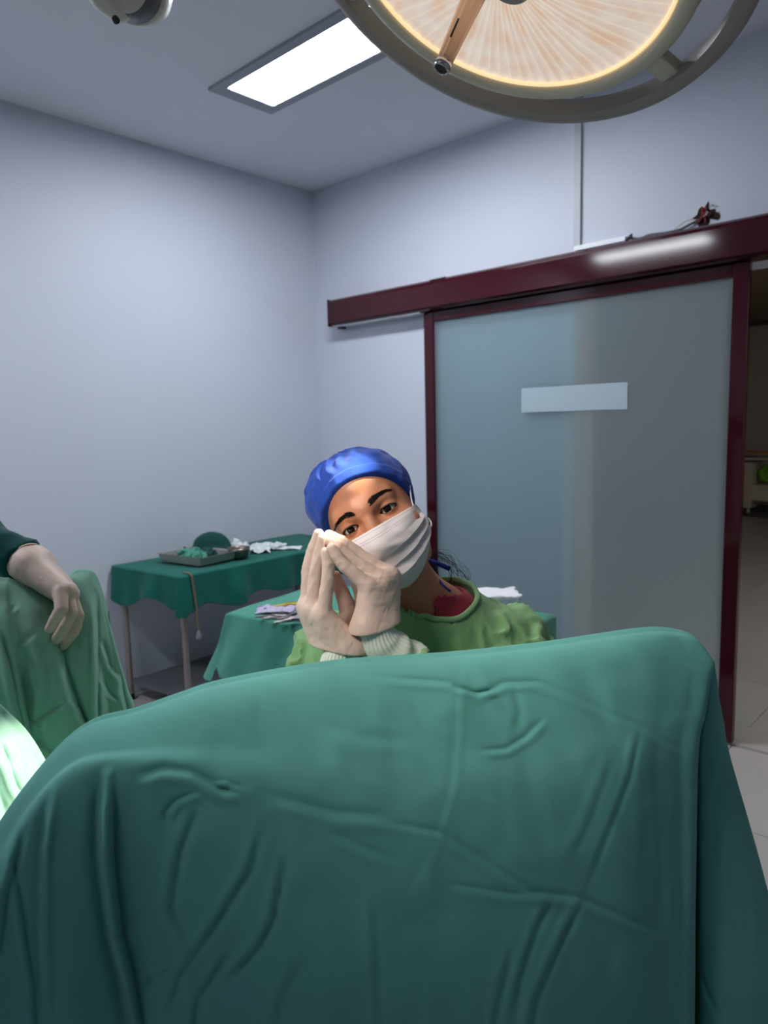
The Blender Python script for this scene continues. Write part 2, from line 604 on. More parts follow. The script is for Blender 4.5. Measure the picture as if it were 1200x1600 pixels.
# trolley far off in the hall
tr = empty('trolley', (-3.35, 11.95, 0))
tag(tr, 'pale cabinet trolley on castors seen through the doorway', 'trolley')
cab_m = mat('cream_laminate', rgb(205, 196, 180), .5)
bevel(obj('cabinet', box(-3.62, -3.26, 11.7, 12.3, .10, .80), cab_m, tr), .012)
bevel(obj('top_board', box(-3.64, -2.4, 11.68, 12.32, .84, .875), cab_m, tr), .006)
bevel(obj('top_rail', box(-3.58, -2.5, 11.72, 12.2, .93, .96), mat('amber_tray', rgb(190, 140, 60), .5), tr), .006)
for xx in (-3.60, -2.5):
    bevel(obj('post', box(xx, xx + .03, 11.7, 11.73, .80, .95), M['grey_trim'], tr), .004)
obj('shelf', box(-3.26, -2.4, 11.7, 12.3, .22, .46), cab_m, tr)
for xx in (-3.3, -2.45):
    obj('castor', lathe([(0, -.02), (.045, -.02), (.05, -.01), (.05, .01), (.045, .02), (0, .02)], 20, (xx, 11.74, .05), (1, 0, 0)), M['steel'], tr)
    obj('leg', box(xx - .02, xx + .02, 11.72, 11.76, .09, .24), M['grey_trim'], tr)
gb = obj('bag', nets(lambda P: ell(P, (-3.08, 11.95, .615), (.16, .14, .13)) + .012 * wav(P, .1, 3), (-3.3, 11.75, .42), (-2.86, 12.15, .76), .015), mat('lime_bag', rgb(120, 190, 50), .6), smooth=True)
tag(gb, 'small lime green bag on the far hall trolley', 'bag')

# ------------------------------------------------------------------ cloth surfaces
def seg_dist(P2, A, B):
    d = B - A
    t = np.clip(((P2 - A) @ d) / (d @ d), 0, 1)
    q = P2 - (A + t[:, None] * d)
    return np.hypot(q[:, 0], q[:, 1]), (d[0] * (P2[:, 1] - A[1]) - d[1] * (P2[:, 0] - A[0])) / np.hypot(*d), t


def poly_fold(P2, line, width, amp):
    """signed crease along a polyline: a valley with a rounded ridge beside it"""
    L = np.asarray(line, float)
    best = np.full(len(P2), 1e9); side = np.zeros(len(P2)); tt = np.zeros(len(P2))
    k = len(L) - 1
    for i in range(k):
        d, s, t = seg_dist(P2, L[i], L[i + 1])
        u = d < best
        best[u], side[u], tt[u] = d[u], s[u], (i + t[u]) / k
    taper = np.clip(np.minimum(tt, 1 - tt) * 5 + .15, 0, 1)
    sg = np.where(side > 0, best, -best)
    return amp * taper * (np.exp(-(best / width) ** 2) - .75 * np.exp(-((sg - 1.9 * width) / (1.25 * width)) ** 2))


def drape_surface(net, nr, nc, folds=(), back=None, floor=True, noise=(0.003, .16, 1), fs=(1, 1)):
    """net[row][col] = (px, py, depth): control points of the cloth in the room, read from the photograph"""
    N = np.asarray(net, float)
    W = np.array([[at(*c) for c in r] for r in N])                 # to the room
    rows = [W[i] for i in range(len(W))]
    if back is not None:
        b = np.asarray(back, float)
        rows = [rows[0] + b * .055 - np.array([0, 0, .75]), rows[0] + b * .045 - np.array([0, 0, .3]),
                rows[0] + b * .026 - np.array([0, 0, .03])] + rows
    if floor:
        last = rows[-1].copy()
        out = (rows[-1] - rows[-2]) * .35
        out[:, 2] = 0
        mid = last + out
        mid[:, 2] = last[:, 2] * .5
        bot = last + out * 1.3
        bot[:, 2] = .004
        rows += [mid, bot]
    W = np.array(rows)
    G = catmull(W, nr)
    G = catmull(np.swapaxes(G, 0, 1), nc)                          # (nc, nr, 3)
    G = np.swapaxes(G, 0, 1).reshape(-1, 3)
    ray_ = G - CAM
    ray_ /= np.linalg.norm(ray_, axis=1, keepdims=True)
    P2 = px_of(G)[:, :2]
    off = np.zeros(len(G))
    for ln, wd, am in folds:
        off += poly_fold(P2, ln, wd * fs[0], am * fs[1])
    off += noise[0] * wav(G.astype(np.float32), noise[1], noise[2], 3)
    G = G + ray_ * off[:, None]
    G[:, 2] = np.maximum(G[:, 2], .003)
    return G, grid_faces(nr, nc)


ridge = [(-160, 1600, .72), (-60, 1395, .76), (2, 1286, .79), (60, 1208, .815), (105, 1160, .83), (150, 1131, .845), (210, 1116, .852), (280, 1092, .86), (350, 1071, .87),
         (520, 1042, .885), (700, 1029, .90), (850, 1013, .91), (1000, 991, .915), (1055, 991, .912), (1090, 1003, .903), (1113, 1034, .892)]
r4 = [(-190, 1680, .70), (-95, 1480, .73), (-18, 1385, .745), (32, 1305, .752), (78, 1250, .755), (125, 1220, .757), (190, 1215, .758), (270, 1222, .76), (348, 1232, .762),
      (515, 1255, .768), (695, 1262, .778), (845, 1250, .79), (982, 1215, .815), (1030, 1190, .84), (1060, 1175, .856), (1088, 1180, .868)]
r5 = [(-205, 1720, .69), (-120, 1560, .715), (-50, 1470, .735), (10, 1430, .74), (62, 1410, .742), (118, 1400, .742), (195, 1400, .755), (268, 1400, .752), (348, 1400, .752),
      (515, 1410, .752), (695, 1410, .757), (845, 1405, .772), (975, 1400, .803), (1030, 1400, .832), (1062, 1400, .852), (1084, 1400, .868)]
r6 = [(-225, 1780, .68), (-140, 1720, .70), (-70, 1680, .72), (8, 1660, .735), (60, 1650, .74), (120, 1650, .735), (215, 1650, .765), (275, 1650, .755), (350, 1650, .748),
      (515, 1650, .745), (695, 1650, .75), (845, 1650, .767), (960, 1650, .80), (1022, 1650, .83), (1058, 1650, .852), (1081, 1650, .872)]
flap = [  # columns beyond the corner: the inward fold, then the side panel and its far edge
    [(1113.5, 1036, .90), (1088, 1180, .93), (1085, 1400, .94), (1083, 1650, .95)],
    [(1114, 1040, .896), (1097, 1180, .915), (1098, 1400, .905), (1102, 1650, .905)],
    [(1115, 1048, .90), (1118, 1180, .915), (1135, 1400, .905), (1160, 1650, .905)],
    [(1116, 1058, .905), (1133, 1180, .93), (1180, 1385, .93), (1225, 1650, .93)],
    [(1116.5, 1062, .92), (1140, 1185, .95), (1196, 1385, .96), (1255, 1650, .97)],
    [(1116, 1062, .95), (1139, 1188, 1.0), (1190, 1395, 1.05), (1250, 1650, 1.08)]]
cols = [[ridge[i], r4[i], r5[i], r6[i]] for i in range(16)] + flap
net = []
for c in cols:
    R0, R4, R5, R6 = [np.array(q, float) for q in c]
    A = R0 + (R4 - R0) * np.array([.22, .14, .32]); B = R0 + (R4 - R0) * np.array([.58, .55, .68])
    if c in flap: A, B = R0 + (R4 - R0) * .2, R0 + (R4 - R0) * .55
    net.append([R0, A, B, R4, R5, R6])
net = np.swapaxes(np.array(net), 0, 1)
mf = [([(728, 1026), (722, 1090), (714, 1220), (682, 1330), (608, 1462)], 7, -.0022),
      ([(560, 1056), (640, 1062), (700, 1066), (745, 1086), (790, 1066), (840, 1066), (900, 1090), (1000, 1136), (1082, 1182)], 9, .005),
      ([(712, 1072), (742, 1082), (775, 1078)], 6, .008),
      ([(752, 1172), (790, 1170), (822, 1150), (846, 1124)], 8, .006), ([(800, 1070), (812, 1110), (806, 1140)], 9, .003),
      ([(590, 1280), (690, 1300), (760, 1345), (830, 1392), (905, 1402), (990, 1440), (1078, 1472)], 10, .006),
      ([(700, 1380), (790, 1395), (860, 1398)], 9, .005), ([(862, 1402), (838, 1450), (812, 1530), (800, 1600)], 9, .007),
      ([(912, 1402), (872, 1480), (838, 1560), (822, 1640)], 9, .008), ([(800, 1480), (780, 1560), (766, 1640)], 9, .006),
      ([(1000, 1140), (986, 1210), (955, 1290), (915, 1390)], 9, .004), ([(960, 1180), (920, 1290), (890, 1350)], 12, .003),
      ([(172, 1212), (166, 1270), (165, 1340), (178, 1450), (200, 1540), (218, 1650)], 15, -.020),
      ([(178, 1220), (178, 1340), (190, 1450), (212, 1540), (232, 1650)], 11, .013),
      ([(88, 1236), (74, 1330), (72, 1450), (82, 1650)], 12, -.009), ([(40, 1300), (12, 1400), (0, 1500)], 10, .008),
      ([(20, 1330), (38, 1430), (55, 1540), (60, 1640)], 9, .006),
      ([(412, 1288), (392, 1360), (336, 1450), (285, 1520), (262, 1590)], 11, .007),
      ([(447, 1340), (426, 1440), (405, 1480), (358, 1532)], 9, .009), ([(312, 1260), (285, 1330), (270, 1420), (300, 1480)], 14, .006),
      ([(204, 1432), (190, 1452), (178, 1468)], 6, .008), ([(272, 1508), (240, 1525), (222, 1545)], 7, .006), ([(360, 1490), (310, 1560), (300, 1640)], 10, .007),
      ([(212, 1212), (255, 1200), (300, 1205), (352, 1232), (380, 1228)], 14, .009), ([(335, 1225), (355, 1226), (375, 1236)], 7, -.008),
      ([(262, 1285), (258, 1270), (275, 1250), (310, 1236)], 8, .006), ([(520, 1300), (560, 1320), (620, 1345)], 12, .005), ([(420, 1240), (520, 1268), (610, 1275)], 16, .006),
      ([(500, 1130), (560, 1150), (640, 1158)], 18, .003), ([(640, 1100), (655, 1120), (660, 1140)], 8, .002), ([(585, 1400), (590, 1500), (596, 1640)], 9, .004),
      ([(470, 1500), (440, 1570), (430, 1640)], 14, .005), ([(1020, 1500), (1045, 1560), (1060, 1640)], 10, .004),
      ([(1092, 1470), (1112, 1480), (1140, 1482)], 7, .006), ([(1090, 1500), (1105, 1550), (1135, 1610)], 7, .008)]
dr = obj('surgical_drape', drape_surface(net, 440, 560, mf, back=(-.77, .63, 0), noise=(.0014, .13, 5), fs=(.55, .58)), M['drape'], smooth=True)
tag(dr, 'big teal cotton drape over operating table filling the foreground', 'drape')
solid(dr, .0015, -1)

# second drape, raised at the left under the gloved hand
lc = [  # columns: ridge, upper, middle, lower, base
    [(-130, 930, 1.20), (-140, 1000, 1.15), (-150, 1100, 1.12), (-160, 1200, 1.10), (-170, 1320, 1.08)],
    [(-40, 912, 1.24), (-42, 980, 1.19), (-40, 1080, 1.15), (-35, 1190, 1.12), (-30, 1320, 1.10)],
    [(4, 911, 1.27), (6, 970, 1.215), (20, 1060, 1.175), (42, 1190, 1.15), (52, 1320, 1.13)],
    [(14, 913, 1.275), (22, 975, 1.23), (36, 1060, 1.205), (56, 1190, 1.18), (66, 1320, 1.16)],
    [(45, 926, 1.29), (50, 985, 1.235), (62, 1065, 1.205), (80, 1190, 1.185), (92, 1320, 1.17)],
    [(82, 940, 1.31), (80, 995, 1.26), (92, 1070, 1.225), (112, 1170, 1.21), (122, 1320, 1.2)],
    [(100, 925, 1.335), (98, 990, 1.29), (108, 1070, 1.255), (135, 1160, 1.245), (145, 1320, 1.24)],
    [(112, 903, 1.355), (115, 980, 1.31), (126, 1070, 1.27), (146, 1150, 1.26), (156, 1320, 1.255)],
    [(130, 898, 1.37), (140, 970, 1.32), (150, 1060, 1.29), (158, 1130, 1.28), (165, 1320, 1.27)],
    [(146, 905, 1.38), (153, 975, 1.345), (162, 1060, 1.325), (172, 1130, 1.315), (180, 1320, 1.30)],
    [(158, 935, 1.385), (172, 1010, 1.36), (182, 1070, 1.35), (194, 1130, 1.34), (210, 1320, 1.33)],
    [(167, 962, 1.39), (184, 1025, 1.38), (198, 1075, 1.38), (212, 1125, 1.38), (232, 1320, 1.37)],
    [(168, 966, 1.44), (184, 1032, 1.46), (198, 1082, 1.48), (212, 1132, 1.48), (232, 1320, 1.48)]]
lf = [([(2, 990), (16, 1040), (30, 1110), (44, 1200)], 6, .012), ([(92, 1000), (108, 1060), (130, 1120), (142, 1145)], 7, .014),
      ([(150, 925), (152, 1000), (153, 1100), (156, 1160)], 5, .012), ([(45, 1040), (55, 1100), (50, 1160)], 9, -.008),
      ([(160, 1060), (172, 1085), (186, 1095)], 4, .006), ([(186, 1040), (192, 1080), (204, 1130)], 5, .010), ([(160, 1000), (172, 1040), (186, 1060)], 5, .008),
      ([(40, 1132), (70, 1118), (98, 1098)], 5, .007), ([(48, 1150), (75, 1170), (92, 1184)], 5, .007), ([(44, 1125), (58, 1132), (80, 1128)], 3, .006),
      ([(62, 1000), (74, 1050), (70, 1110)], 8, .006), ([(112, 1095), (128, 1110), (140, 1140)], 4, .008), ([(8, 960), (25, 948)], 4, .004), ([(20, 1010), (40, 998), (60, 985)], 6, .004)]
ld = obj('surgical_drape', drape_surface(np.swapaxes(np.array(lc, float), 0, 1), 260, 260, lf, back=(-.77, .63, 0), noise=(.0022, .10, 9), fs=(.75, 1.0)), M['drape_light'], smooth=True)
tag(ld, 'lighter green drape hanging in folds under the gloved hand at left', 'drape')
solid(ld, .0015, -1)

# third drape at the operating site, in the lamp's beam
sc_ = [[(-200, 1080, 1.05), (-210, 1150, 1.0), (-220, 1240, .96), (-230, 1330, .93), (-240, 1500, .90)],
       [(-90, 1098, 1.06), (-95, 1160, 1.01), (-100, 1250, .97), (-105, 1330, .94), (-110, 1500, .91)],
       [(-20, 1108, 1.065), (-22, 1165, 1.02), (-25, 1240, .975), (-25, 1330, .945), (-25, 1500, .92)],
       [(6, 1126, 1.07), (6, 1172, 1.03), (8, 1240, .985), (8, 1330, .955), (8, 1500, .93)],
       [(30, 1150, 1.075), (32, 1190, 1.04), (36, 1245, 1.0), (38, 1330, .97), (40, 1500, .95)],
       [(50, 1180, 1.08), (53, 1205, 1.055), (58, 1250, 1.03), (62, 1330, 1.0), (66, 1500, .98)],
       [(68, 1214, 1.085), (72, 1228, 1.08), (78, 1262, 1.07), (84, 1330, 1.05), (90, 1500, 1.04)],
       [(69, 1218, 1.12), (73, 1234, 1.12), (79, 1268, 1.12), (85, 1330, 1.11), (91, 1500, 1.10)]]
sf = [([(0, 1160), (12, 1190), (24, 1225), (40, 1255)], 5, .008), ([(28, 1160), (40, 1190), (46, 1220)], 4, .006), ([(-30, 1150), (-10, 1220), (10, 1280)], 8, .008)]
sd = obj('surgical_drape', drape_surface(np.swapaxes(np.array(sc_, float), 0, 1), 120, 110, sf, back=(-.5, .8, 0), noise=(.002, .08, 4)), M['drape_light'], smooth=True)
tag(sd, 'pale green drape glowing in lamp beam at bottom left edge', 'drape')
solid(sd, .0015, -1)


def table_cloth(A, U, V_, lu, lv, z, drop, amp=.018, seed=1, n=110, flare=.10):
    """cloth over a rectangle: A corner, U,V_ unit axes, lu,lv lengths; drop(s,t,side) gives hem length"""
    mx = .62
    su = np.linspace(-mx, lu + mx, n)
    sv = np.linspace(-mx, lv + mx, n)
    # finer sampling near the edges
    P = np.zeros((n, n, 3))
    r = np.random.default_rng(seed)
    ph = r.uniform(0, 6.28, 8)
    for i, s in enumerate(su):
        for j, t in enumerate(sv):
            ds = -s if s < 0 else (s - lu if s > lu else 0)
            dt = -t if t < 0 else (t - lv if t > lv else 0)
            cs, ct = min(max(s, 0), lu), min(max(t, 0), lv)
            os_ = -1 if s < 0 else (1 if s > lu else 0)
            ot = -1 if t < 0 else (1 if t > lv else 0)
            d = math.hypot(ds, dt)
            hang = drop(cs, ct, os_, ot)
            d2 = hang * min(1.0, d / mx)
            run = ct if os_ else cs
            wv = amp * (math.sin(run * 21 + ph[0]) + .7 * math.sin(run * 37 + ph[1]) + .5 * math.sin(run * 9 + ph[2])) * min(1, d2 / .12)
            k = 0 if d == 0 else 1 / d
            o = (.012 + flare * d2 + wv) if d > 0 else 0
            x = cs + os_ * o * abs(ds) * k
            y = ct + ot * o * abs(dt) * k
            zz = z - d2
            if d == 0:
                zz += .004 * math.sin(s * 7 + ph[3]) * math.sin(t * 9 + ph[4])
            P[i, j] = A + U * x + V_ * y + np.array([0, 0, zz - A[2]])
    return P.reshape(-1, 3), grid_faces(n, n)


# ---- instrument table along the left wall, deep green cloth
TA0 = np.array([-3.71, 1.79, .765])
ua, va = np.array([.995, .10, 0]), np.array([-.03, .9995, 0])
TLU, TLV = .58, 1.34
ta = empty('instrument_table', TA0 * np.array([1, 1, 0]) + ua * .29 + va * .67)
tag(ta, 'long metal legged table along left wall under deep green cloth', 'table')
tp = TA0 * np.array([1, 1, 0])
Z_ = np.array([0, 0, 1.0])
def quad_box(A, U, V_, u0, u1, v0, v1, z0, z1):
    Vv = np.array([A * np.array([1, 1, 0]) + U * u + V_ * v + np.array([0, 0, z]) for u in (u0, u1) for v in (v0, v1) for z in (z0, z1)])
    return Vv, box(0, 1, 0, 1, 0, 1)[1]
bevel(obj('tabletop', quad_box(TA0, ua, va, .005, TLU - .005, .005, TLV - .005, .735, .76), M['steel'], ta), .004)
obj('lower_shelf', quad_box(TA0, ua, va, .03, TLU - .03, .03, TLV - .03, .10, .115), mat('shelf_grey', rgb(96, 98, 104), .5), ta)
for u, v in ((.03, .03), (TLU - .03, .03), (.03, TLV - .03), (TLU - .03, TLV - .03)):
    c = tp + ua * u + va * v
    lg = obj('leg', tube([c + [0, 0, .03], c + [0, 0, .74]], .016, 14), M['leg'], ta)
    obj('foot', tube([c, c + [0, 0, .035]], .019, 14), M['dark'], lg)


def drop_a(s, t, os_, ot):
    if os_ < 0: return .05
    if ot < 0 and os_ == 0: return .17 + .04 * math.sin(s * 14) - .10 * max(0, s / TLU - .55)
    if ot < 0: return .20
    if os_ > 0: return .185 + .02 * math.sin(t * 9) + .012 * math.sin(t * 23) - .05 * math.exp(-((t - .12) / .08) ** 2)
    return .12


ca = obj('table_cloth', table_cloth(TA0, ua, va, TLU, TLV, .768, drop_a, .012, 3), M['cloth_deep'], smooth=True)
tag(ca, 'deep green cloth spread over the long table by left wall', 'tablecloth')
solid(ca, .002, 1)

def on_a(u, v, z=0): return tp + ua * u + va * v + np.array([0, 0, .772 + z])

# steel tray with crumpled green swabs
def zplane(px, py, z):
    d = ROT.T @ np.array([(px - 600) / FPX, -(py - 800) / FPX, -1.0])
    return CAM + d * ((z - 1.5) / d[2])
tc_ = zplane(309, 875, .778)
tray = empty('tray', tc_)
tag(tray, 'shallow rectangular steel tray of green swabs on deep green cloth', 'tray')
hx, hy_ = .17, .13
pr = [(1.0, .035), (1.04, .037), (1.02, .033), (.95, .004), (0.0, .004)]
def rect_loop(k, z, c, rot=.15):
    pts = np.array([(-hx, -hy_), (hx, -hy_), (hx, hy_), (-hx, hy_)]) * k
    cr, sr = math.cos(rot), math.sin(rot)
    return [(c[0] + p[0] * cr - p[1] * sr, c[1] + p[0] * sr + p[1] * cr, c[2] + z) for p in pts]
Vt = []
for kk, zz in ((.93, 0), (.97, .02), (1.0, .046), (1.05, .048), (1.05, .045), (.985, .043), (.955, .02), (.92, .005)):
    Vt += rect_loop(kk, zz, tc_)
Ft = [(i * 4 + j, i * 4 + (j + 1) % 4, (i + 1) * 4 + (j + 1) % 4, (i + 1) * 4 + j) for i in range(7) for j in range(4)]
Ft += [(3, 2, 1, 0), (28, 29, 30, 31)]
bevel(obj('tray_body', (np.array(Vt), Ft), M['steel'], tray), .004)
for q, (dx, dy, sx, sy, cm) in enumerate(((-.05, -.01, .085, .06, 'cloth_teal'), (.04, -.03, .07, .045, 'cloth_teal'), (.02, .05, .06, .045, 'cloth_dark'))):
    c = tc_ + np.array([dx, dy, .03])
    g = obj('swab', nets(lambda P: ell(P, c, (sx, sy, .026)) + .012 * wav(P, .05, 20 + q), c - [.12, .10, .045], c + [.12, .10, .06], .006), M[cm], smooth=True)
    tag(g, ('crumpled green swab at the left in steel tray', 'crumpled green swab at the front right in steel tray', 'dark green swab at the back of steel tray')[q], 'swab', 'swabs in the steel tray')
# bowl
bc = zplane(374, 872, .772)
bw = obj('bowl', lathe([(0, 0), (.035, 0), (.052, .012), (.060, .045), (.063, .062), (.058, .060), (.055, .045), (.046, .014), (0, .006)], 40, bc), mat('bowl_bronze', rgb(120, 114, 102), .35, metal=.8), smooth=True)
tag(bw, 'small round steel bowl beside the tray on deep green cloth', 'bowl')
# dark folded bundle
dc = zplane(330, 868, .772) + np.array([0, 0, 0])
bn = empty('cloth_bundle', dc)
tag(bn, 'dark green domed cloth bundle standing behind steel tray', 'bundle')
cr_ = ROT[0] * np.array([1, 1, 0]); cr_ /= np.linalg.norm(cr_)
cb_ = np.array([-cr_[1], cr_[0], 0])
Rb = np.stack([cr_, cb_, [0, 0, 1]], 1)
obj('wrap', nets(lambda P: smax(ell(P, dc + cb_ * .03 + [0, 0, .03], (.115, .07, .105), Rb), -(P[..., 2] - (dc[2] - .002)), .01) + .0012 * wav(P, .08, 31), dc - [.17, .17, .02], dc + [.17, .17, .16], .007), M['cloth_dark'], bn, smooth=True)
obj('fold', nets(lambda P: smax(ell(P, dc + cr_ * .02 + cb_ * .0 + [0, 0, .02], (.10, .055, .06), Rb), -(P[..., 2] - (dc[2] - .002)), .01) + .002 * wav(P, .06, 33), dc - [.15, .15, .02], dc + [.15, .15, .1], .007), M['cloth_dark'], bn, smooth=True)


def crumple(c, U, V_, lu, lv, hgt, seed, n=26, tilt=0):
    r = np.random.default_rng(seed)
    a = np.linspace(-.5, .5, n)
    X, Y = np.meshgrid(a, a, indexing='ij')
    P3 = np.stack([X * 3, Y * 3, np.full_like(X, seed)], -1).astype(np.float32)
    Z = hgt * (.5 + .5 * wav(P3, 1.3, seed)) * (1 - .55 * (np.abs(2 * X) ** 4 + np.abs(2 * Y) ** 4) / 2) + tilt * (X + .5)
    sh = .06 * wav(P3, 1.0, seed + 1)
    G = c + (X + sh * .6)[..., None] * lu * U + (Y + sh[::-1] * .6)[..., None] * lv * V_ + np.maximum(Z, .002)[..., None] * np.array([0, 0, 1.0])
    return G.reshape(-1, 3), grid_faces(n, n)


for q, (px, py, lu, lv, hg, lab) in enumerate(((362, 861, .26, .20, .075, 'crumpled white wrapper beside the dark bundle on deep green cloth'),
                                            (402, 862, .17, .12, .03, 'white wrapper lying behind the steel bowl'),
                                            (420, 856, .20, .13, .035, 'folded white paper sheet right of the steel bowl'),
                                            (447, 857, .20, .10, .012, 'flat white packet at right on deep green cloth'))):
    c = zplane(px, py, .773)
    pp = obj('paper_wrapper', crumple(c, cr_, cb_, lu, lv, hg, 40 + q, tilt=(-.03 if q == 0 else 0)), M['paper'], smooth=False)
    tag(pp, lab, 'wrapper', 'paper wrappers on the long table')
    solid(pp, .001, 1)
# hanging suction tube with tip
pe = tp + ua * (TLU + .020) + va * .05
p0 = on_a(TLU - .06, .06, .004); p0b = pe + Z_ * .772; p1 = pe + ua * .012 + Z_ * .72; p2 = pe + ua * .030 + Z_ * .60; p3 = pe + ua * .035 + Z_ * .49; p4 = pe + ua * .034 + Z_ * .455
tb = empty('suction_tube', p4)
tag(tb, 'thin brown tube hanging off front corner of deep green cloth', 'tube')
obj('hose', tube([p0, p0b, p1, p2, p3], .0045, 8, 40), mat('brown_hose', rgb(120, 98, 70), .4), tb)
obj('tip', tube([p3, p4, p4 - Z_ * .014], [.006, .016, .004], 10, 12), mat('clear_tip', rgb(120, 120, 126), .2, spec=.8), tb)

# ---- low table, mid-green cloth, behind the woman's arm
TB0 = np.array([-2.30, 1.56, .78])
ub = np.array([.985, .17, 0]); ub /= np.linalg.norm(ub)
vb = np.array([-ub[1], ub[0], 0])
BLU, BLV = .50, .58
tbt = empty('instrument_table', TB0 * np.array([1, 1, 0]) + ub * .25 + vb * .29)
tag(tbt, 'lower instrument table draped to the floor in mid green', 'table')
bevel(obj('tabletop', quad_box(TB0, ub, vb, .005, BLU - .005, .005, BLV - .005, .75, .775), M['steel'], tbt), .004)
for u, v in ((.03, .03), (BLU - .03, .03), (.03, BLV - .03), (BLU - .03, BLV - .03)):
    c = TB0 * np.array([1, 1, 0]) + ub * u + vb * v
    lg = obj('leg', tube([c + [0, 0, .03], c + [0, 0, .755]], .016, 14), M['leg'], tbt)
    obj('foot', tube([c, c + [0, 0, .035]], .019, 14), M['dark'], lg)


def drop_b(s, t, os_, ot):
    base = .195 + .015 * math.sin(6 * s + 4 * t) + .012 * math.sin(19 * s + 13 * t)
    return base + (.05 if (os_ and ot) else 0)


def drop_b2(s, t, os_, ot): return .74


cb_under = obj('table_cloth', table_cloth(TB0 + ub * .02 + vb * .02, ub, vb, BLU - .04, BLV - .04, .778, drop_b2, .012, 11, flare=.03), M['cloth_deep'], smooth=True)
tag(cb_under, 'dark green under-cloth hanging to the floor on the low table', 'tablecloth')
cbt = obj('table_cloth', table_cloth(TB0, ub, vb, BLU, BLV, .785, drop_b, .016, 5, flare=.50), M['cloth_teal'], smooth=True)
tag(cbt, 'mid green upper cloth over the low instrument table', 'tablecloth')
solid(cbt, .002, 1)

pk = obj('suture_packet', crumple(zplane(432, 953, .79), cr_, cb_, .15, .10, .012, 61), M['lilac'], smooth=True)
tag(pk, 'lilac and white printed packet lying on mid green cloth', 'packet')
solid(pk, .003, 1)


def clamp_parts(rootname, loc, rot, label, cat, ms, group=None, sc=1.0):
    t = empty(rootname, (0, 0, 0))
    tag(t, label, cat, group)
    for s in (-1, 1):
        th = np.linspace(0, 2 * np.pi, 17)
        ring = np.stack([-.07 + .014 * np.cos(th), s * .017 + .011 * np.sin(th), np.full(17, .006)], 1) * sc
        obj('handle', tube(ring, .0028 * sc, 8), ms, t)
        obj('shank', tube(np.array([(-.056, s * .015, .006), (-.02, s * .006, .006 + s * .001), (.0, 0, .006 + s * .002), (.03, -s * .003, .006 + s * .001), (.062, -s * .001, .006)]) * sc,
                          np.array([.003, .0032, .004, .0032, .0016]) * sc, 8, 14), ms, t)
    obj('pivot', lathe([(0, -.006), (.005, -.005), (.005, .005), (0, .006)], 14, (0, 0, .007), (0, 0, 1)), ms, t)
    t.location = Vector(np.asarray(loc, float))
    t.rotation_euler = (0, 0, rot)
    return t


ang = math.atan2(cr_[1], cr_[0])
zt = .791
cl = clamp_parts('artery_clamp', zplane(428, 965, zt), ang + math.pi + .2, 'dark steel clamp leftmost in the pile on mid green cloth', 'clamp', M['instrument'], 'clamps on the low table', 1.15)
names = ['dark steel clamp second from left in the pile', 'dark steel clamp near the middle of the pile', 'dark steel clamp at the front of the pile', 'dark steel clamp at the back of the pile',
         'dark steel clamp pointing towards the gloved hand', 'dark steel clamp lying across the pile', 'dark steel clamp rightmost in the pile']
spots = [(440, 966, .35), (450, 968, .05), (458, 971, .5), (448, 961, -.2), (466, 968, .25), (456, 964, .9), (474, 970, .1)]
for q, (px, py, a) in enumerate(spots):
    c = copy_tree(cl, zplane(px, py, zt + .007 * (q % 3 + 1)), ang + math.pi + a)
    c['label'] = names[q] + ' on mid green cloth'
ys = clamp_parts('scissors', zplane(452, 948, zt), ang + .3 + math.pi, 'gold handled scissors behind the lilac packet', 'scissors', M['brass'], None, 1.25)
ys2 = clamp_parts('needle_holder', zplane(472, 946, zt), ang - .3 + math.pi, 'gold handled needle holder next to the gloved fingers', 'needle holder', M['brass'], None, 1.2)

# ---- draped stand behind her shoulder with folded towels
cC = at(800, 985, 2.42)
TC0 = np.array([cC[0] - .46, cC[1] - .14, .775])
tcs = empty('side_table', TC0 * np.array([1, 1, 0]) + ub * .25 + vb * .2)
tag(tcs, 'small draped stand behind the shoulder in front of frosted door', 'table')
bevel(obj('tabletop', quad_box(TC0, ub, vb, .005, .495, .005, .395, .735, .765), M['steel'], tcs), .004)
for u, v in ((.03, .03), (.47, .03), (.03, .37), (.47, .37)):
    c = TC0 * np.array([1, 1, 0]) + ub * u + vb * v
    obj('leg', tube([c, c + [0, 0, .745]], .015, 12), M['leg'], tcs)
cc = obj('table_cloth', table_cloth(TC0, ub, vb, .50, .40, .773, lambda s, t, a, b_: .71, .014, 8, n=80, flare=.06), M['cloth_teal'], smooth=True)
tag(cc, 'teal cloth over small stand behind the right shoulder', 'tablecloth')
twc = zplane(772, 950, .781)
for q in range(2):
    a0 = twc + np.array([0, 0, .030 * q])
    tw = obj('folded_towel', nets(lambda P: np.maximum.reduce([np.abs((P - a0) @ cr_.astype(np.float32) - .01 * q) - .085 + .01 * q, np.abs((P - a0) @ cb_.astype(np.float32)) - .07, np.abs(P[..., 2] - a0[2] - .016) - .012]) - .006 + .004 * wav(P, .09, 70 + q),
                                  a0 - [.16, .16, .02], a0 + [.16, .16, .06], .006), M['towel'], smooth=True)
    tag(tw, ('lower folded white towel on small stand behind shoulder', 'upper folded white towel on small stand behind shoulder')[q], 'towel', 'folded white towels')

# ------------------------------------------------------------------ surgical lamp
LC = at(784, -58, 1.1)
_az, _el = 3.525, -1.14
LN = np.array([math.cos(_el) * math.sin(_az), math.cos(_el) * math.cos(_az), math.sin(_el)])
la, lb, _ = frame_of(LN)
lamp = empty('surgical_lamp', LC)
tag(lamp, 'large round surgical lamp glowing warm at the top right', 'lamp')
beige = mat('lamp_beige', rgb(216, 210, 188), 0.45, noise=(4, .05))
rail_m = mat('lamp_rail_grey', rgb(156, 146, 140), 0.4)
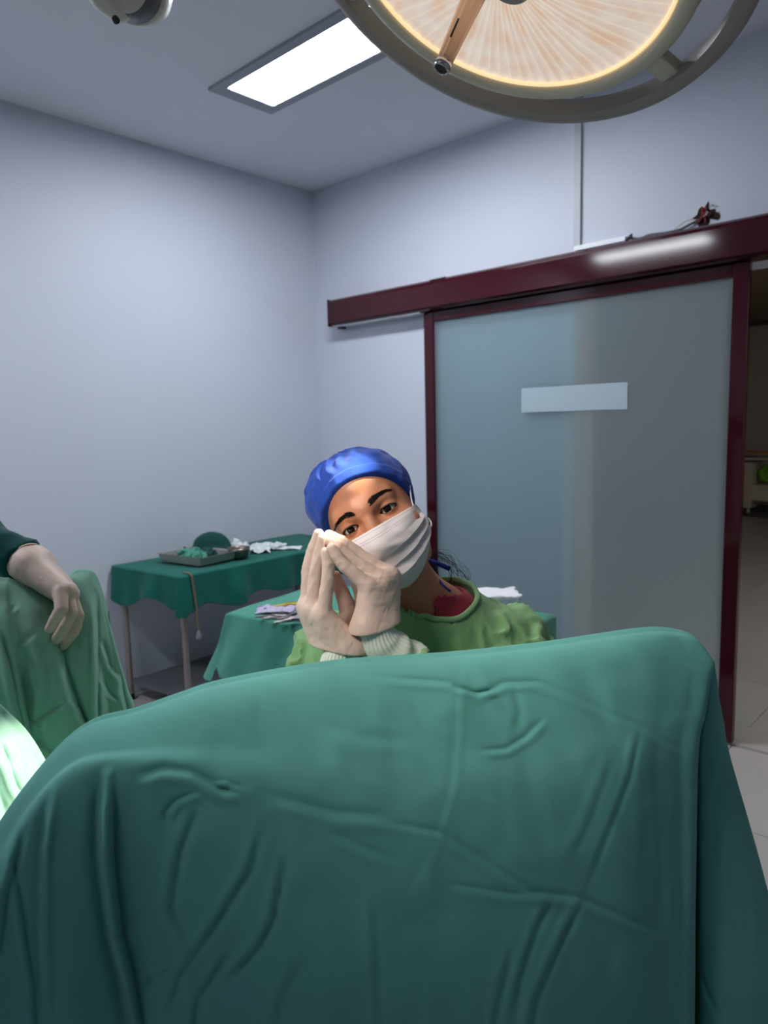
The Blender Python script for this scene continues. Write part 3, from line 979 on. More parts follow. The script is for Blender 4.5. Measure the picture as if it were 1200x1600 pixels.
# lens: pressed glass with radial ribs, lit from behind by the bulb
lens_m = bpy.data.materials.new('lamp_lens')
lens_m.use_nodes = True
nt = lens_m.node_tree
bs = nt.nodes['Principled BSDF']
bs.inputs['Base Color'].default_value = rgb(205, 190, 175)
bs.inputs['Roughness'].default_value = .25
uv = nt.nodes.new('ShaderNodeUVMap')
sx = nt.nodes.new('ShaderNodeSeparateXYZ')
nt.links.new(uv.outputs[0], sx.inputs[0])
def mathn(op, a, b_=None, nt=nt):
    n = nt.nodes.new('ShaderNodeMath'); n.operation = op
    for i, v in enumerate((a, b_)):
        if v is None: continue
        if isinstance(v, (int, float)): n.inputs[i].default_value = v
        else: nt.links.new(v, n.inputs[i])
    return n.outputs[0]
ang_ = mathn('MULTIPLY', sx.outputs[0], 6.28318 * 36)
rib_ = mathn('POWER', mathn('ABSOLUTE', mathn('COSINE', ang_)), 20.0)
nz = nt.nodes.new('ShaderNodeTexNoise'); nz.inputs['Scale'].default_value = 5.0; nz.inputs['Detail'].default_value = 4
vm = nt.nodes.new('ShaderNodeMapping'); vm.inputs['Scale'].default_value = (7, .9, 1)
nt.links.new(uv.outputs[0], vm.inputs[0]); nt.links.new(vm.outputs[0], nz.inputs['Vector'])
cr = nt.nodes.new('ShaderNodeValToRGB')
cr.color_ramp.elements[0].position = .30; cr.color_ramp.elements[0].color = rgb(218, 178, 148)
cr.color_ramp.elements[1].position = .52; cr.color_ramp.elements[1].color = rgb(220, 202, 188)
e_ = cr.color_ramp.elements.new(.75); e_.color = rgb(228, 218, 204)
nt.links.new(nz.outputs['Fac'], cr.inputs[0])
mx = nt.nodes.new('ShaderNodeMix'); mx.data_type = 'RGBA'
mx.inputs[7].default_value = rgb(255, 236, 205)
nt.links.new(mathn('MULTIPLY', rib_, .45), mx.inputs[0]); nt.links.new(cr.outputs[0], mx.inputs[6])
nt.links.new(mx.outputs[2], bs.inputs['Emission Color'])
bs.inputs['Emission Strength'].default_value = LAMP_GLOW
NSEG = 504
rads = [.045, .09, .14, .19, .235, .258, .267]
thl = np.linspace(0, 2 * np.pi, NSEG, endpoint=False)
Vl, Fl = [], []
for i, r in enumerate(rads):
    hh = .012 - .030 * (r / .267) ** 2 + .0009 * np.cos(thl * 72)
    Vl.append(LC + LN * hh[:, None] + r * (np.cos(thl)[:, None] * la + np.sin(thl)[:, None] * lb))
for i in range(len(rads) - 1):
    for j in range(NSEG):
        k = (j + 1) % NSEG
        Fl.append((i * NSEG + j, i * NSEG + k, (i + 1) * NSEG + k, (i + 1) * NSEG + j))
lens = obj('lens', (np.concatenate(Vl), Fl), lens_m, lamp, smooth=True)
uvl = lens.data.uv_layers.new(name='UVMap')
uvs = []
for f in Fl:
    for vtx in f:
        i, j = divmod(vtx, NSEG)
        jj = j
        if j == 0 and max(q % NSEG for q in f) > NSEG / 2: jj = NSEG
        uvs += [jj / NSEG, rads[i] / .267]
uvl.data.foreach_set('uv', uvs)
lens['label'] = 'ribbed glass lens lit warm from inside'
gold = mat('lens_rim_glow', rgb(240, 205, 150), .25, emit=(rgb(255, 226, 176), .85))
obj('lens_rim', lathe([(.267, -.018), (.2685, -.013), (.2705, -.012), (.2725, -.015), (.2725, -.024)], 160, LC, LN), gold, lamp, smooth=True)
obj('bezel', lathe([(.272, -.026), (.275, -.010), (.284, -.004), (.296, -.006), (.304, -.018), (.306, -.05), (.300, -.060)], 160, LC, LN), beige, lamp, smooth=True)
obj('dome', lathe([(.300, -.058), (.312, -.066), (.316, -.085), (.300, -.115), (.25, -.15), (.17, -.18), (.08, -.195), (0, -.198)], 128, LC, LN), beige, lamp, smooth=True)
HO_ = at(796, -22, px_of(LC + LN * .03)[2]) - (LC + LN * .03)
HO_ = HO_ - LN * (HO_ @ LN)
obj('hub', lathe([(0, .034), (.030, .034), (.035, .030), (.037, .018), (.046, .004)], 48, LC + HO_, LN), mat('hub_grey', rgb(170, 164, 152), .4, metal=.1), lamp, smooth=True)
# rail round the dome and its brackets
obj('rail', lathe([(.354, -.020), (.366, -.016), (.378, -.019), (.384, -.030), (.384, -.048), (.377, -.058), (.364, -.060), (.354, -.054), (.351, -.037), (.354, -.020)], 180, LC, LN), rail_m, lamp, smooth=True)
for a_ in range(3):
    best = None
    if a_ == 0:
        for t in np.linspace(0, 2 * np.pi, 721):
            p = LC - LN * .04 + .33 * (math.cos(t) * la + math.sin(t) * lb)
            q = px_of(p)
            dd = math.hypot(q[0] - 1042, q[1] - 112)
            if best is None or dd < best[0]: best = (dd, t)
        t0 = best[1]
    t = t0 + a_ * 2.0944
    d = math.cos(t) * la + math.sin(t) * lb
    s = -math.sin(t) * la + math.cos(t) * lb
    Vb = np.array([LC + d * r + s * u + LN * h for r in (.298, .362) for u in (-.020, .020) for h in (-.052, -.030)])
    bevel(obj('bracket', (Vb, box(0, 1, 0, 1, 0, 1)[1]), beige, lamp), .004)
# sterilisable handle
CAMN = ROT[2] - .35 * ROT[0]
CAMN = CAMN / np.linalg.norm(CAMN)
hb0 = at(750, -26, px_of(LC + LN * .03)[2])
hb1 = at(690, 106, px_of(LC + LN * .185)[2])
HN = (hb1 - hb0) / np.linalg.norm(hb1 - hb0)
han = obj('handle', tube([hb0 + (hb1 - hb0) * h for h in (0, .1, .5, .9, 1)], [.0175, .0175, .0148, .0120, .0118], 64,
                         rib=lambda th, u: .05 * np.cos(th * 10)), mat('handle_metal', rgb(244, 200, 166), .28, metal=.45), lamp, smooth=True)
obj('end_ring', lathe([(.0098, .001), (.0108, .004), (.0128, .003), (.0134, -.004), (.0125, -.010), (.0115, -.010)], 40, hb1, HN), M['chrome'], han, smooth=True)
obj('end_dark_disc', lathe([(0, .0012), (.0102, .0016)], 32, hb1, HN), mat('handle_hole_shade', rgb(34, 20, 18), .5), han)  # flat disc, coloured dark for the shade inside the hollow end
obj('slot', tube([hb0 + HN * .075 + CAMN * .0155, hb0 + HN * .105 + CAMN * .0150], .0016, 8), M['dark'], han)
# stem to the ceiling
back = LC - LN * .19
obj('arm', tube([back, back - LN * .10, np.array([back[0] - LN[0] * .14, back[1] - LN[1] * .14 + .06, back[2] + .24]), np.array([back[0] + .05, back[1] + .35, 2.72]), np.array([back[0] + .05, back[1] + .35, CEIL])], .026, 20, 60), beige, lamp, smooth=True)
# the beam of this lamp
sl = bpy.data.lights.new('lamp_beam', 'SPOT')
sl.energy = LAMP_BEAM
sl.color = (1.0, .90, .72)
sl.spot_size = 2 * BEAM_HALF
sl.spot_blend = .35
sl.shadow_soft_size = .02
so = bpy.data.objects.new('beam', sl)
COL.objects.link(so)
so.parent = lamp
fa = np.cross([0, 0, 1.0], LN); fa /= np.linalg.norm(fa)
bo = LN * .03 + fa * .175 - np.cross(LN, fa) * .175
so.location = Vector(bo)
so.rotation_euler = Vector(np.array([-.92, .50, 1.15]) - LC - bo).to_track_quat('-Z', 'Y').to_euler()

# the second lamp of the pair, hanging out of view above the left edge
L2 = np.array([-.72, -.42, 2.46])
N2 = np.array([-.64, .82, 1.27]) - L2
N2 = N2 / np.linalg.norm(N2)
lamp2 = lamp.copy()
COL.objects.link(lamp2)
lamp2.location = Vector(L2)
lamp2.rotation_mode = 'QUATERNION'
lamp2.rotation_quaternion = Vector(LN).rotation_difference(Vector(N2))
lamp2['label'] = 'second round surgical lamp above the left edge, out of view'
for ch in list(lamp.children):
    if ch.type == 'MESH' and ch.name.split('.')[0] != 'arm':
        c = ch.copy(); COL.objects.link(c); c.parent = lamp2
        for g in list(ch.children):
            e = g.copy(); COL.objects.link(e); e.parent = c
s2 = bpy.data.lights.new('lamp_beam_soft', 'SPOT')
s2.energy = SECOND_BEAM
s2.color = (1.0, .93, .84)
s2.spot_size = math.radians(38)
s2.spot_blend = 1.0
s2.shadow_soft_size = .26
s2o = bpy.data.objects.new('beam', s2)
COL.objects.link(s2o)
s2o.location = Vector(L2 + N2 * .32)
s2o.rotation_euler = Vector(N2).to_track_quat('-Z', 'Y').to_euler()

# elbow joint of a second lamp's arm at the top left
jc = at(208, -20, 1.35)
ja = (-.34 * ROT[0] + .12 * ROT[1] - .90 * (jc - CAM) / np.linalg.norm(jc - CAM))
ja = ja / np.linalg.norm(ja)
arm = empty('lamp_arm', np.array([jc[0], jc[1], 2.0]))
tag(arm, 'cream elbow joint with dark band of a lamp arm at top left', 'lamp arm')
cream = mat('arm_cream', rgb(206, 202, 190), .3, coat=.3)
obj('joint_cap', lathe([(0, .050), (.038, .050), (.044, .047), (.046, .041)], 48, jc, ja), cream, arm, smooth=True)
obj('band', lathe([(.0455, .043), (.048, .038), (.0585, .004), (.057, -.002)], 48, jc, ja), mat('band_grey', rgb(84, 80, 84), .35), arm, smooth=True)
obj('joint_body', lathe([(.055, .003), (.0605, .0), (.062, -.008), (.062, -.04), (.05, -.055), (0, -.055)], 48, jc, ja), cream, arm, smooth=True)
hb_ = at(168, -8, 1.36)
obj('housing', nets(lambda P: smin(cap_(P, at(186, 8, 1.345), at(166, -14, 1.33), .028, .032), cap_(P, at(168, -10, 1.335), at(168, -60, 1.36), .032, .036), .02),
                    hb_ - [.16, .16, .12], hb_ + [.16, .16, .16], .006), cream, arm, smooth=True)
obj('screw', lathe([(0, .002), (.006, .001), (.007, -.006)], 16, at(180, 29, 1.318), ROT[2]), M['dark'], arm)
u0 = at(190, -30, 1.40)
obj('tube', tube([u0, u0 + [-.05, .0, .12], u0 + [-.10, .02, .40], np.array([u0[0] - .12, u0[1] + .03, CEIL])], [.036, .034, .03, .03], 20, 40), cream, arm, smooth=True)

# ------------------------------------------------------------------ the woman in the green gown
CR, CU, CB = ROT                                   # camera right, up, back: used only to read directions off the photo
ro, yw = math.radians(30.0), math.radians(4.0)
hx_ = math.cos(ro) * CR + math.sin(ro) * CU
hz_ = -math.sin(ro) * CR + math.cos(ro) * CU
face_dir = math.cos(yw) * CB - math.sin(yw) * hx_
hy2 = -face_dir
hx_ = np.cross(hy2, hz_)
HR = np.stack([hx_, hy2, hz_], 1)                  # head-local axes as columns
HO = at(577, 812, 1.065)
def h2w(P): return HO + np.asarray(P, float) @ HR.T
def w2h(P): return (np.asarray(P, float) - HO) @ HR

NB = at(672, 985, 1.205)
NBl = w2h(NB)
fb = CB * np.array([1, 1, 0]); fb /= np.linalg.norm(fb)
rt = np.array([-fb[1], fb[0], 0])                  # her left, picture right
Z1 = np.array([0, 0, 1.0])
SL, SR = at(790, 1012, 1.245), at(537, 1024, 1.18)
NB2 = at(700, 973, 1.215)
EL, ER = at(740, 1175, 1.08), at(428, 1200, 1.09)
WLf, WRt = at(598, 1002, .99), at(532, 1042, .99)
PEL = at(690, 1100, 1.33); PEL[2] = .70
wroot = np.array([PEL[0], PEL[1], 0.0])
woman = empty('person', wroot)
tag(woman, 'person in green gown, blue cap and white mask, head tilted, gloved hands pressed together', 'person')


def head_sdf(P):
    d = ell(P, (0, .092, .036), (.073, .095, .078))
    d = smin(d, ell(P, (0, .052, -.035), (.064, .062, .075)), .03)
    d = smin(d, cap_(P, (0, .020, -.088), (0, .030, -.096), .021, .021), .03)           # chin
    for s in (-1, 1):
        d = smin(d, cap_(P, (s * .040, .065, -.085), (s * .052, .092, -.040), .015, .015), .022)   # jaw
        d = smin(d, ell(P, (s * .040, .022, -.034), (.026, .022, .022)), .02)           # cheek
        d = smin(d, cap_(P, (s * .012, .003, .021), (s * .040, .014, .022), .008, .007), .018)     # brow ridge
    d = smin(d, cap_(P, (0, -.002, .012), (0, -.006, -.006), .0075, .008), .014)        # bridge
    d = smin(d, cap_(P, (0, -.006, -.006), (0, -.019, -.036), .008, .013), .010)        # nose
    for s in (-1, 1):
        d = smax(d, -ell(P, (s * .032, -.010, -.001), (.019, .017, .0105)), .010)       # socket
        q = P - np.array([s * .032, .0125, 0], np.float32)
        lid = np.linalg.norm(q, axis=-1) - .0142
        d = smin(d, lid, .005)
        xx = q[..., 0] / .0155
        arch = 1 - xx ** 2
        up_ = .0056 * arch + .0006 * s * xx
        lo_ = -.0040 * arch
        op = np.maximum(np.maximum(q[..., 2] - up_, lo_ - q[..., 2]), q[..., 1] + .002)
        d = np.maximum(d, -op * .9)
        d = np.maximum(d, -(np.linalg.norm(q, axis=-1) - .0123))
        ear = ell(P, (s * .066, .102, -.036), (.007, .015, .022))
        ear = smax(ear, -ell(P, (s * .074, .098, -.034), (.005, .008, .013)), .006)
        d = smin(d, ear, .008)
    d = smin(d, cap_(P, (-.003, .096, -.050), (NBl[0], NBl[1] + .006, NBl[2]), .045, .052), .026)      # neck
    d = smin(d, torso((HO + P @ HR.T).astype(np.float32), False), .05)
    return d


def torso(P, arms=True):
    q = P - np.asarray(at(676, 1095, 1.27), np.float32)
    d = ell(P, at(676, 1095, 1.27), (.155, .105, .185), np.stack([rt, fb, Z1], 1))
    d = smin(d, cap_(P, at(680, 1120, 1.29), PEL, .115, .135), .06)
    d = smin(d, cap_(P, NB2, SL, .046, .048), .05)
    d = smin(d, cap_(P, NB + Z1 * .01, SR, .050, .048), .05)
    if arms:
        d = smin(d, cap_(P, SL, EL, .049, .040), .03)
        d = smin(d, cap_(P, SR, ER, .049, .040), .03)
        d = smin(d, cap_(P, EL, WLf, .038, .018), .02)
        d = smin(d, cap_(P, ER, WRt, .038, .018), .02)
    return d


def legs(P):
    d = None
    for s in (-1, 1):
        hip = PEL + rt * s * .09
        knee = np.array([*(PEL + rt * s * .10 + fb * .10)[:2], .40])
        ank = np.array([*(PEL + rt * s * .10 - fb * .04)[:2], .07])
        toe = ank + fb * .15 - Z1 * .035
        e = smin(cap_(P, hip, knee, .082, .055), cap_(P, knee, ank, .052, .036), .03)
        e = smin(e, cap_(P, ank - Z1 * .025, toe, .038, .030), .03)
        d = e if d is None else np.minimum(d, e)
    return d


hv, hf = nets(head_sdf, (-.11, -.05, -.225), (.11, .205, .125), .0014)
hv_w = h2w(hv)
blo = np.minimum.reduce([SL, SR, EL, ER, PEL]) - .22
bhi = np.maximum.reduce([SL, SR, EL, ER, PEL, NB, WLf, WRt]) + .16
bhi[2] = NB[2] + .10
blo[2] = .0
NBt = NB + Z1 * .05
body_sdf = lambda P: .005 + smin(smin(torso(P), legs(P), .05), cap_(P, NB - Z1 * .02, NB + HR[:, 2] * .02, .053, .050), .03)
bv, bf = nets(body_sdf, blo, bhi, .0125)
body = obj('body', join((hv_w, hf), (bv, bf)), M['skin'], woman, loc=wroot, smooth=True)

# face details
from mathutils.bvhtree import BVHTree
bvh = BVHTree.FromPolygons([tuple(v) for v in hv], [tuple(int(i) for i in f) for f in hf])
def skin_y(x, z, lift=.0004):
    h = bvh.ray_cast(Vector((x, -.2, z)), Vector((0, 1, 0)))
    return (h[0].y if h[0] else 0.02) - lift


for s in (-1, 1):
    c = np.array([s * .032, .0125, 0])
    gaze = np.array([-.02 * s - .02, -1, .02]); gaze /= np.linalg.norm(gaze)
    ga, gb_, _ = frame_of(gaze)
    th = np.linspace(0, 2 * np.pi, 32, endpoint=False)
    rr = .0120
    angs = [0.04, .12, .20, .32, .44, .54, .60, .8, 1.2, 1.6, 2.2, 2.8]
    Ve, Fe, fm = [c + gaze * rr], [], []
    for a in angs:
        bulge = 1.0 + (.03 if a < .45 else 0)
        Ve += list(c + rr * bulge * (gaze * math.cos(a) + math.sin(a) * (np.cos(th)[:, None] * ga + np.sin(th)[:, None] * gb_)))
    for j in range(32):
        Fe.append((0, 1 + j, 1 + (j + 1) % 32)); fm.append(2)
    for i in range(len(angs) - 1):
        for j in range(32):
            k2 = (j + 1) % 32
            Fe.append((1 + i * 32 + j, 1 + (i + 1) * 32 + j, 1 + (i + 1) * 32 + k2, 1 + i * 32 + k2))
            am = (angs[i] + angs[i + 1]) / 2
            fm.append(2 if am < .23 else (1 if am < .56 else 0))
    ey = obj('eye', (h2w(np.array(Ve)), Fe), [M['eye_white'], M['iris'], M['pupil']], woman, smooth=True, fm=fm)
    # lashes along the upper lid
    xs = np.linspace(-.0150, .0155, 22)
    up = []
    for x in xs:
        z = .0056 * (1 - (x / .0155) ** 2) + .0002
        yy = c[1] - math.sqrt(max(1e-8, .0146 ** 2 - x * x - z * z))
        up.append((c[0] + x, yy, z))
    up = np.array(up)
    parts = [tube(h2w(up), np.r_[.0006, np.full(20, .0013), .0007], 6)]
    for x_ in np.linspace(1, 20, 40):
        i = int(x_)
        p = up[i]
        tip = p + np.array([(p[0] - c[0]) * .35, -.0050, .0022])
        parts.append(tube(h2w(np.array([p, (p + tip) / 2 + [0, -.0004, -.0004], tip])), [.00025, .0002, .00004], 4))
    # lower lid line, thin
    lo = np.array([(c[0] + x, c[1] - math.sqrt(max(1e-8, .0144 ** 2 - x * x - (.004 * (1 - (x / .0155) ** 2)) ** 2)), -.0040 * (1 - (x / .0155) ** 2) - .0002) for x in xs])
    parts.append(tube(h2w(lo), .00035, 5))
    obj('eyelashes', join(*parts), M['hair'], woman)
    # eyebrow: short overlapping hairs
    r = np.random.default_rng(5 + s)
    bl = catmull(np.array([(.0115, .0195), (.020, .0230), (.031, .0254), (.041, .0258), (.049, .0234)] if s > 0 else [(.0135, .0175), (.024, .0212), (.036, .0215), (.047, .0185), (.056, .0140)]), 60)
    hl_ = []
    for q in range(300):
        u = r.random() ** .9
        i = min(58, int(u * 59))
        thick = .0046 * (1 - .72 * u) * (1 if u > .06 else .8)
        b0 = bl[i] + np.array([0, r.uniform(-1, 1) * thick])
        tng = bl[min(59, i + 1)] - bl[max(0, i - 1)]
        tng /= np.linalg.norm(tng)
        dirv = tng + np.array([0, .55 * (1 - 1.5 * u) * (1 if r.random() > .2 else 0)])
        L = r.uniform(.004, .0065) * (1 - .3 * u)
        pts = []
        for k3 in (0, .5, 1):
            xz = b0 + dirv * L * k3
            pts.append((s * xz[0], skin_y(s * xz[0], xz[1], .0005 + .0006 * math.sin(3.1 * k3)), xz[1]))
        hl_.append(tube(h2w(np.array(pts)), [.00035, .00032, .00006], 3, cap=False))
    obj('eyebrow', join(*hl_), M['hair'], woman)

# cap: skull shape puffed out, cut along the slanting hairline, with a band and ties
cap_m = cloth_mat('blue_cap_cotton', rgb(38, 78, 178), .15, .25)
def cap_plane(P): return (P[..., 2] + 1.08 * P[..., 1] - .068) / 1.47
def cap_sdf(P):
    d = ell(P, (.000, .094, .034), (.083, .104, .083))
    d = smin(d, ell(P, (-.026, .105, .050), (.064, .082, .064)), .02)
    th = np.arctan2(P[..., 0], P[..., 1] - .09)
    cp = cap_plane(P)
    g = np.clip((cp - .02) / .04, 0, 1)
    d = d + .0022 * g * np.sin(th * 13 + 6 * wav(P, .15, 8, 1)) + .0015 * wav(P, .06, 9, 2)
    d = d - .0012 * (cp < .017)
    return smax(d, -cp, .0025)
cv, cf_ = nets(cap_sdf, (-.10, -.03, -.07), (.10, .215, .135), .002)
capo = obj('cap', (h2w(cv), cf_), cap_m, woman, smooth=True)
capo['label'] = 'royal blue cotton surgical cap'
stl = []
for q, x in enumerate(np.linspace(-.070, .070, 70)):
    # stitches along the band, each a small dash on the cap's face
    zz = None
    for z in np.linspace(.12, -.05, 400):
        A_ = 1 - ((x) / .0815) ** 2 - ((z - .034) / .0835) ** 2
        if A_ <= 0: continue
        y = .094 - .1035 * math.sqrt(A_)
        if (z + 1.08 * y - .068) / 1.47 < .0175:
            zz = (x, y - .0008, z); break
    if zz: stl.append(zz)
st = np.array(stl)
obj('stitching', join(*[tube(h2w(np.array([st[i], st[i] * .55 + st[i + 1] * .45])), .00035, 4) for i in range(len(st) - 1)]),
    mat('pale_blue_thread', rgb(96, 136, 224), .8), woman)['kind'] = 'stuff'
tie = cloth_mat('blue_tie_cotton', rgb(30, 56, 168), .15, .1)
def ribbon(pts, wd, m, name, th=.0012):
    P = catmull(np.array(pts), 24)
    T = np.gradient(P, axis=0)
    wv_ = np.cross(T, CB)
    wv_ /= np.linalg.norm(wv_, axis=1, keepdims=True)
    V = np.concatenate([P + wv_ * wd / 2, P - wv_ * wd / 2])
    o = obj(name, (V, [(i, i + 1, 24 + i + 1, 24 + i) for i in range(23)]), m, woman, smooth=True)
    solid(o, th, 0)
    return o
ribbon([at(655, 862, 1.22), at(665, 872, 1.20), at(682, 880, 1.17), at(703, 889, 1.15)], .0075, tie, 'cap_tie')
ribbon([at(674, 888, 1.205), at(684, 904, 1.178), at(694, 916, 1.155), at(704, 924, 1.14)], .004, tie, 'cap_tie')
# loose dark hair behind the neck
hs = []
r = np.random.default_rng(12)
for q in range(26):
    x0 = at(660 + r.uniform(-6, 6), 862 + r.uniform(-8, 10), 1.25 + r.uniform(0, .03))
    x1 = at(690 + r.uniform(-8, 18), 872 + r.uniform(-12, 14), 1.25)
    x2 = at(712 + r.uniform(-12, 26), 905 + r.uniform(-12, 12), 1.25)
    x3 = at(706 + r.uniform(-14, 22), 945 + r.uniform(-10, 8), 1.24)
    hs.append(tube([x0, x1, x2, x3][:r.integers(3, 5)], [.0004, .0004, .0003, .0002][:4] if False else .0003, 3, 14, cap=False))
hs.append(tube([at(664, 868, 1.26), at(672, 885, 1.26), at(682, 915, 1.26), at(690, 935, 1.25)], [.012, .011, .009, .006], 8, 14))
obj('hair', join(*hs), M['hair'], woman, smooth=True)['kind'] = 'stuff'

# mask
mask_m = bpy.data.materials.new('mask_fabric')
mask_m.use_nodes = True
nt = mask_m.node_tree
bs = nt.nodes['Principled BSDF']
bs.inputs['Roughness'].default_value = .85
bs.inputs['Specular IOR Level'].default_value = .2
bs.inputs['Subsurface Weight'].default_value = .15
bs.inputs['Subsurface Scale'].default_value = .004
uv = nt.nodes.new('ShaderNodeUVMap')
sx = nt.nodes.new('ShaderNodeSeparateXYZ')
nt.links.new(uv.outputs[0], sx.inputs[0])
def mn(op, a, b_=None, c_=None):
    n = nt.nodes.new('ShaderNodeMath'); n.operation = op
    for i, v in enumerate((a, b_, c_)):
        if v is None: continue
        if isinstance(v, (int, float)): n.inputs[i].default_value = v
        else: nt.links.new(v, n.inputs[i])
    return n.outputs[0]
rows = None
for v0 in (.030, .095, .125):
    t = mn('COMPARE', sx.outputs[1], v0, .0050)
    rows = t if rows is None else mn('MAXIMUM', rows, t)
dots = mn('GREATER_THAN', mn('SINE', mn('MULTIPLY', sx.outputs[0], 480.0)), -.1)
side = mn('MULTIPLY', mn('GREATER_THAN', mn('ABSOLUTE', mn('SUBTRACT', sx.outputs[0], .5)), .462), mn('MULTIPLY', mn('GREATER_THAN', mn('SINE', mn('MULTIPLY', sx.outputs[1], 130.0)), .1), mn('GREATER_THAN', mn('SINE', mn('MULTIPLY', sx.outputs[0], 700.0)), -.5)))
st_ = mn('MAXIMUM', mn('MULTIPLY', rows, dots), side)
mx = nt.nodes.new('ShaderNodeMix'); mx.data_type = 'RGBA'
mx.inputs[6].default_value = rgb(222, 214, 216); mx.inputs[7].default_value = rgb(168, 158, 164)
nt.links.new(st_, mx.inputs[0]); nt.links.new(mx.outputs[2], bs.inputs['Base Color'])
nzm = nt.nodes.new('ShaderNodeTexNoise'); nzm.inputs['Scale'].default_value = 260
bpm = nt.nodes.new('ShaderNodeBump'); bpm.inputs['Strength'].default_value = .15; bpm.inputs['Distance'].default_value = .001
nt.links.new(nzm.outputs[0], bpm.inputs['Height']); nt.links.new(bpm.outputs[0], bs.inputs['Normal'])
nu, nv = 141, 121
vc = np.array([0, .12, .25, .45, .62, .80, .92, 1.0])
y0c = np.array([-.0175, -.029, -.036, -.031, -.026, -.018, -.002, .018])
z0c = np.array([-.014, -.028, -.044, -.066, -.083, -.101, -.113, -.117])
wc = np.array([.0700, .0715, .072, .072, .0715, .069, .064, .057])
ysc = np.array([.047, .049, .050, .052, .054, .056, .058, .060])
zsc = np.array([-.0155, -.022, -.028, -.037, -.045, -.052, -.058, -.063])
vv = np.linspace(0, 1, nv)
def ip(c): 
    k = catmull(np.stack([vc, c], 1), 400)
    return np.interp(vv, k[:, 0], k[:, 1])
y0, z0, wd, ys_, zs_ = [ip(c)[:, None] for c in (y0c, z0c, wc, ysc, zsc)]
u = np.linspace(-1, 1, nu)[None, :]
au = u * 1.42
X = wd * np.sin(au) / math.sin(1.42)
Y = y0 + (ys_ - y0) * ((1 - np.cos(au)) / (1 - math.cos(1.42))) ** 1.0
Y = Y - .012 * np.exp(-(u / .22) ** 2) * np.exp(-((vv[:, None] - .12) / .22) ** 2)       # over the nose
Zm = z0 + (zs_ - z0) * np.abs(u) ** 1.7
# pleats: three shallow steps, deeper towards the side seams
pl = np.zeros((nv, nu))
for k_, v0 in enumerate((.36, .54, .72)):
    s_ = vv[:, None] - v0 - .02 * (1 - np.abs(u))
    ramp = np.clip((s_ + .12) / .12, 0, 1) * (s_ < 0) 
    pl += ramp * (.0015 + .0048 * np.abs(u) ** 1.2) * np.clip((1 - np.abs(u)) * 9, 0, 1)
rad = np.stack([X, Y - .05, np.zeros_like(X)], -1)
rad /= np.linalg.norm(rad, axis=-1, keepdims=True) + 1e-9
Gm = np.stack([X, Y, Zm], -1)
nzz = wav(Gm.astype(np.float32), .05, 77, 2)
Gm = Gm + rad * (pl + .0013 * nzz)[..., None]
mk = obj('mask', (h2w(Gm.reshape(-1, 3)), grid_faces(nv, nu)), mask_m, woman, smooth=True)
mk['label'] = 'white pleated surgical mask'
uvl = mk.data.uv_layers.new(name='UVMap')
li = np.empty(len(mk.data.loops), np.int32)
mk.data.loops.foreach_get('vertex_index', li)
uu = np.stack([(li % nu) / (nu - 1), (li // nu) / (nv - 1)], 1)
uvl.data.foreach_set('uv', uu.ravel().astype(np.float32))
solid(mk, .001, 0)
white_loop = mat('white_elastic', rgb(232, 226, 226), .7)
for s in (-1, 1):
    obj('ear_loop', tube(h2w(np.array([(s * .0655, .047, -.018), (s * .0685, .052, -.006), (s * .0730, .058, .006), (s * .0770, .066, .016), (s * .078, .085, .018)])), .0013, 8, 30), white_loop, woman, smooth=True)
    obj('ear_loop', tube(h2w(np.array([(s * .066, .060, -.062), (s * .074, .075, -.058), (s * .0765, .092, -.052), (s * .0755, .104, -.046)])), .0013, 8, 30), white_loop, woman, smooth=True)

# scrub top and gown
neck_up = NB + HR[:, 2] * .10
NKT = h2w((-.003, .096, -.05))
def neckb(P, d): return smin(d, cap_(P, NKT, NB, .045, .052), .05)
def scrub_sdf(P):
    d = head_sdf(((P - HO.astype(np.float32)) @ HR.astype(np.float32))) - .0055
    d = smin(d, torso(P, False) - .008, .004)
    d = np.maximum(d, -(np.linalg.norm(P - NKT.astype(np.float32), axis=-1) - .115))
    d = smax(d, -cap_(P, NB + Z1 * .055 - fb * .008, NKT + HR[:, 2] * .05, .057, .072), .003)
    d = smax(d, -cap_(P, NB + Z1 * .055 - fb * .012, at(622, 985, 1.09), .052, .014), .004)
    d = smax(d, -cap_(P, at(630, 910, 1.13), at(602, 990, 1.09), .044, .044), .004)
    return d
sv, sf_ = nets(scrub_sdf, np.array([*blo[:2], NB[2] - .22]) + [.05, .05, 0], np.array([*bhi[:2], NB[2] + .09]) - [.05, .05, 0], .0038)
obj('scrub_top', (sv, sf_), M['scrub'], woman, smooth=True)['label'] = 'raspberry red V-necked scrub top'
def ridgef(P, s, seed):
    return 1 - np.abs(wav(P, s, seed, 2))
nkc = NB + Z1 * .058 + fb * .004
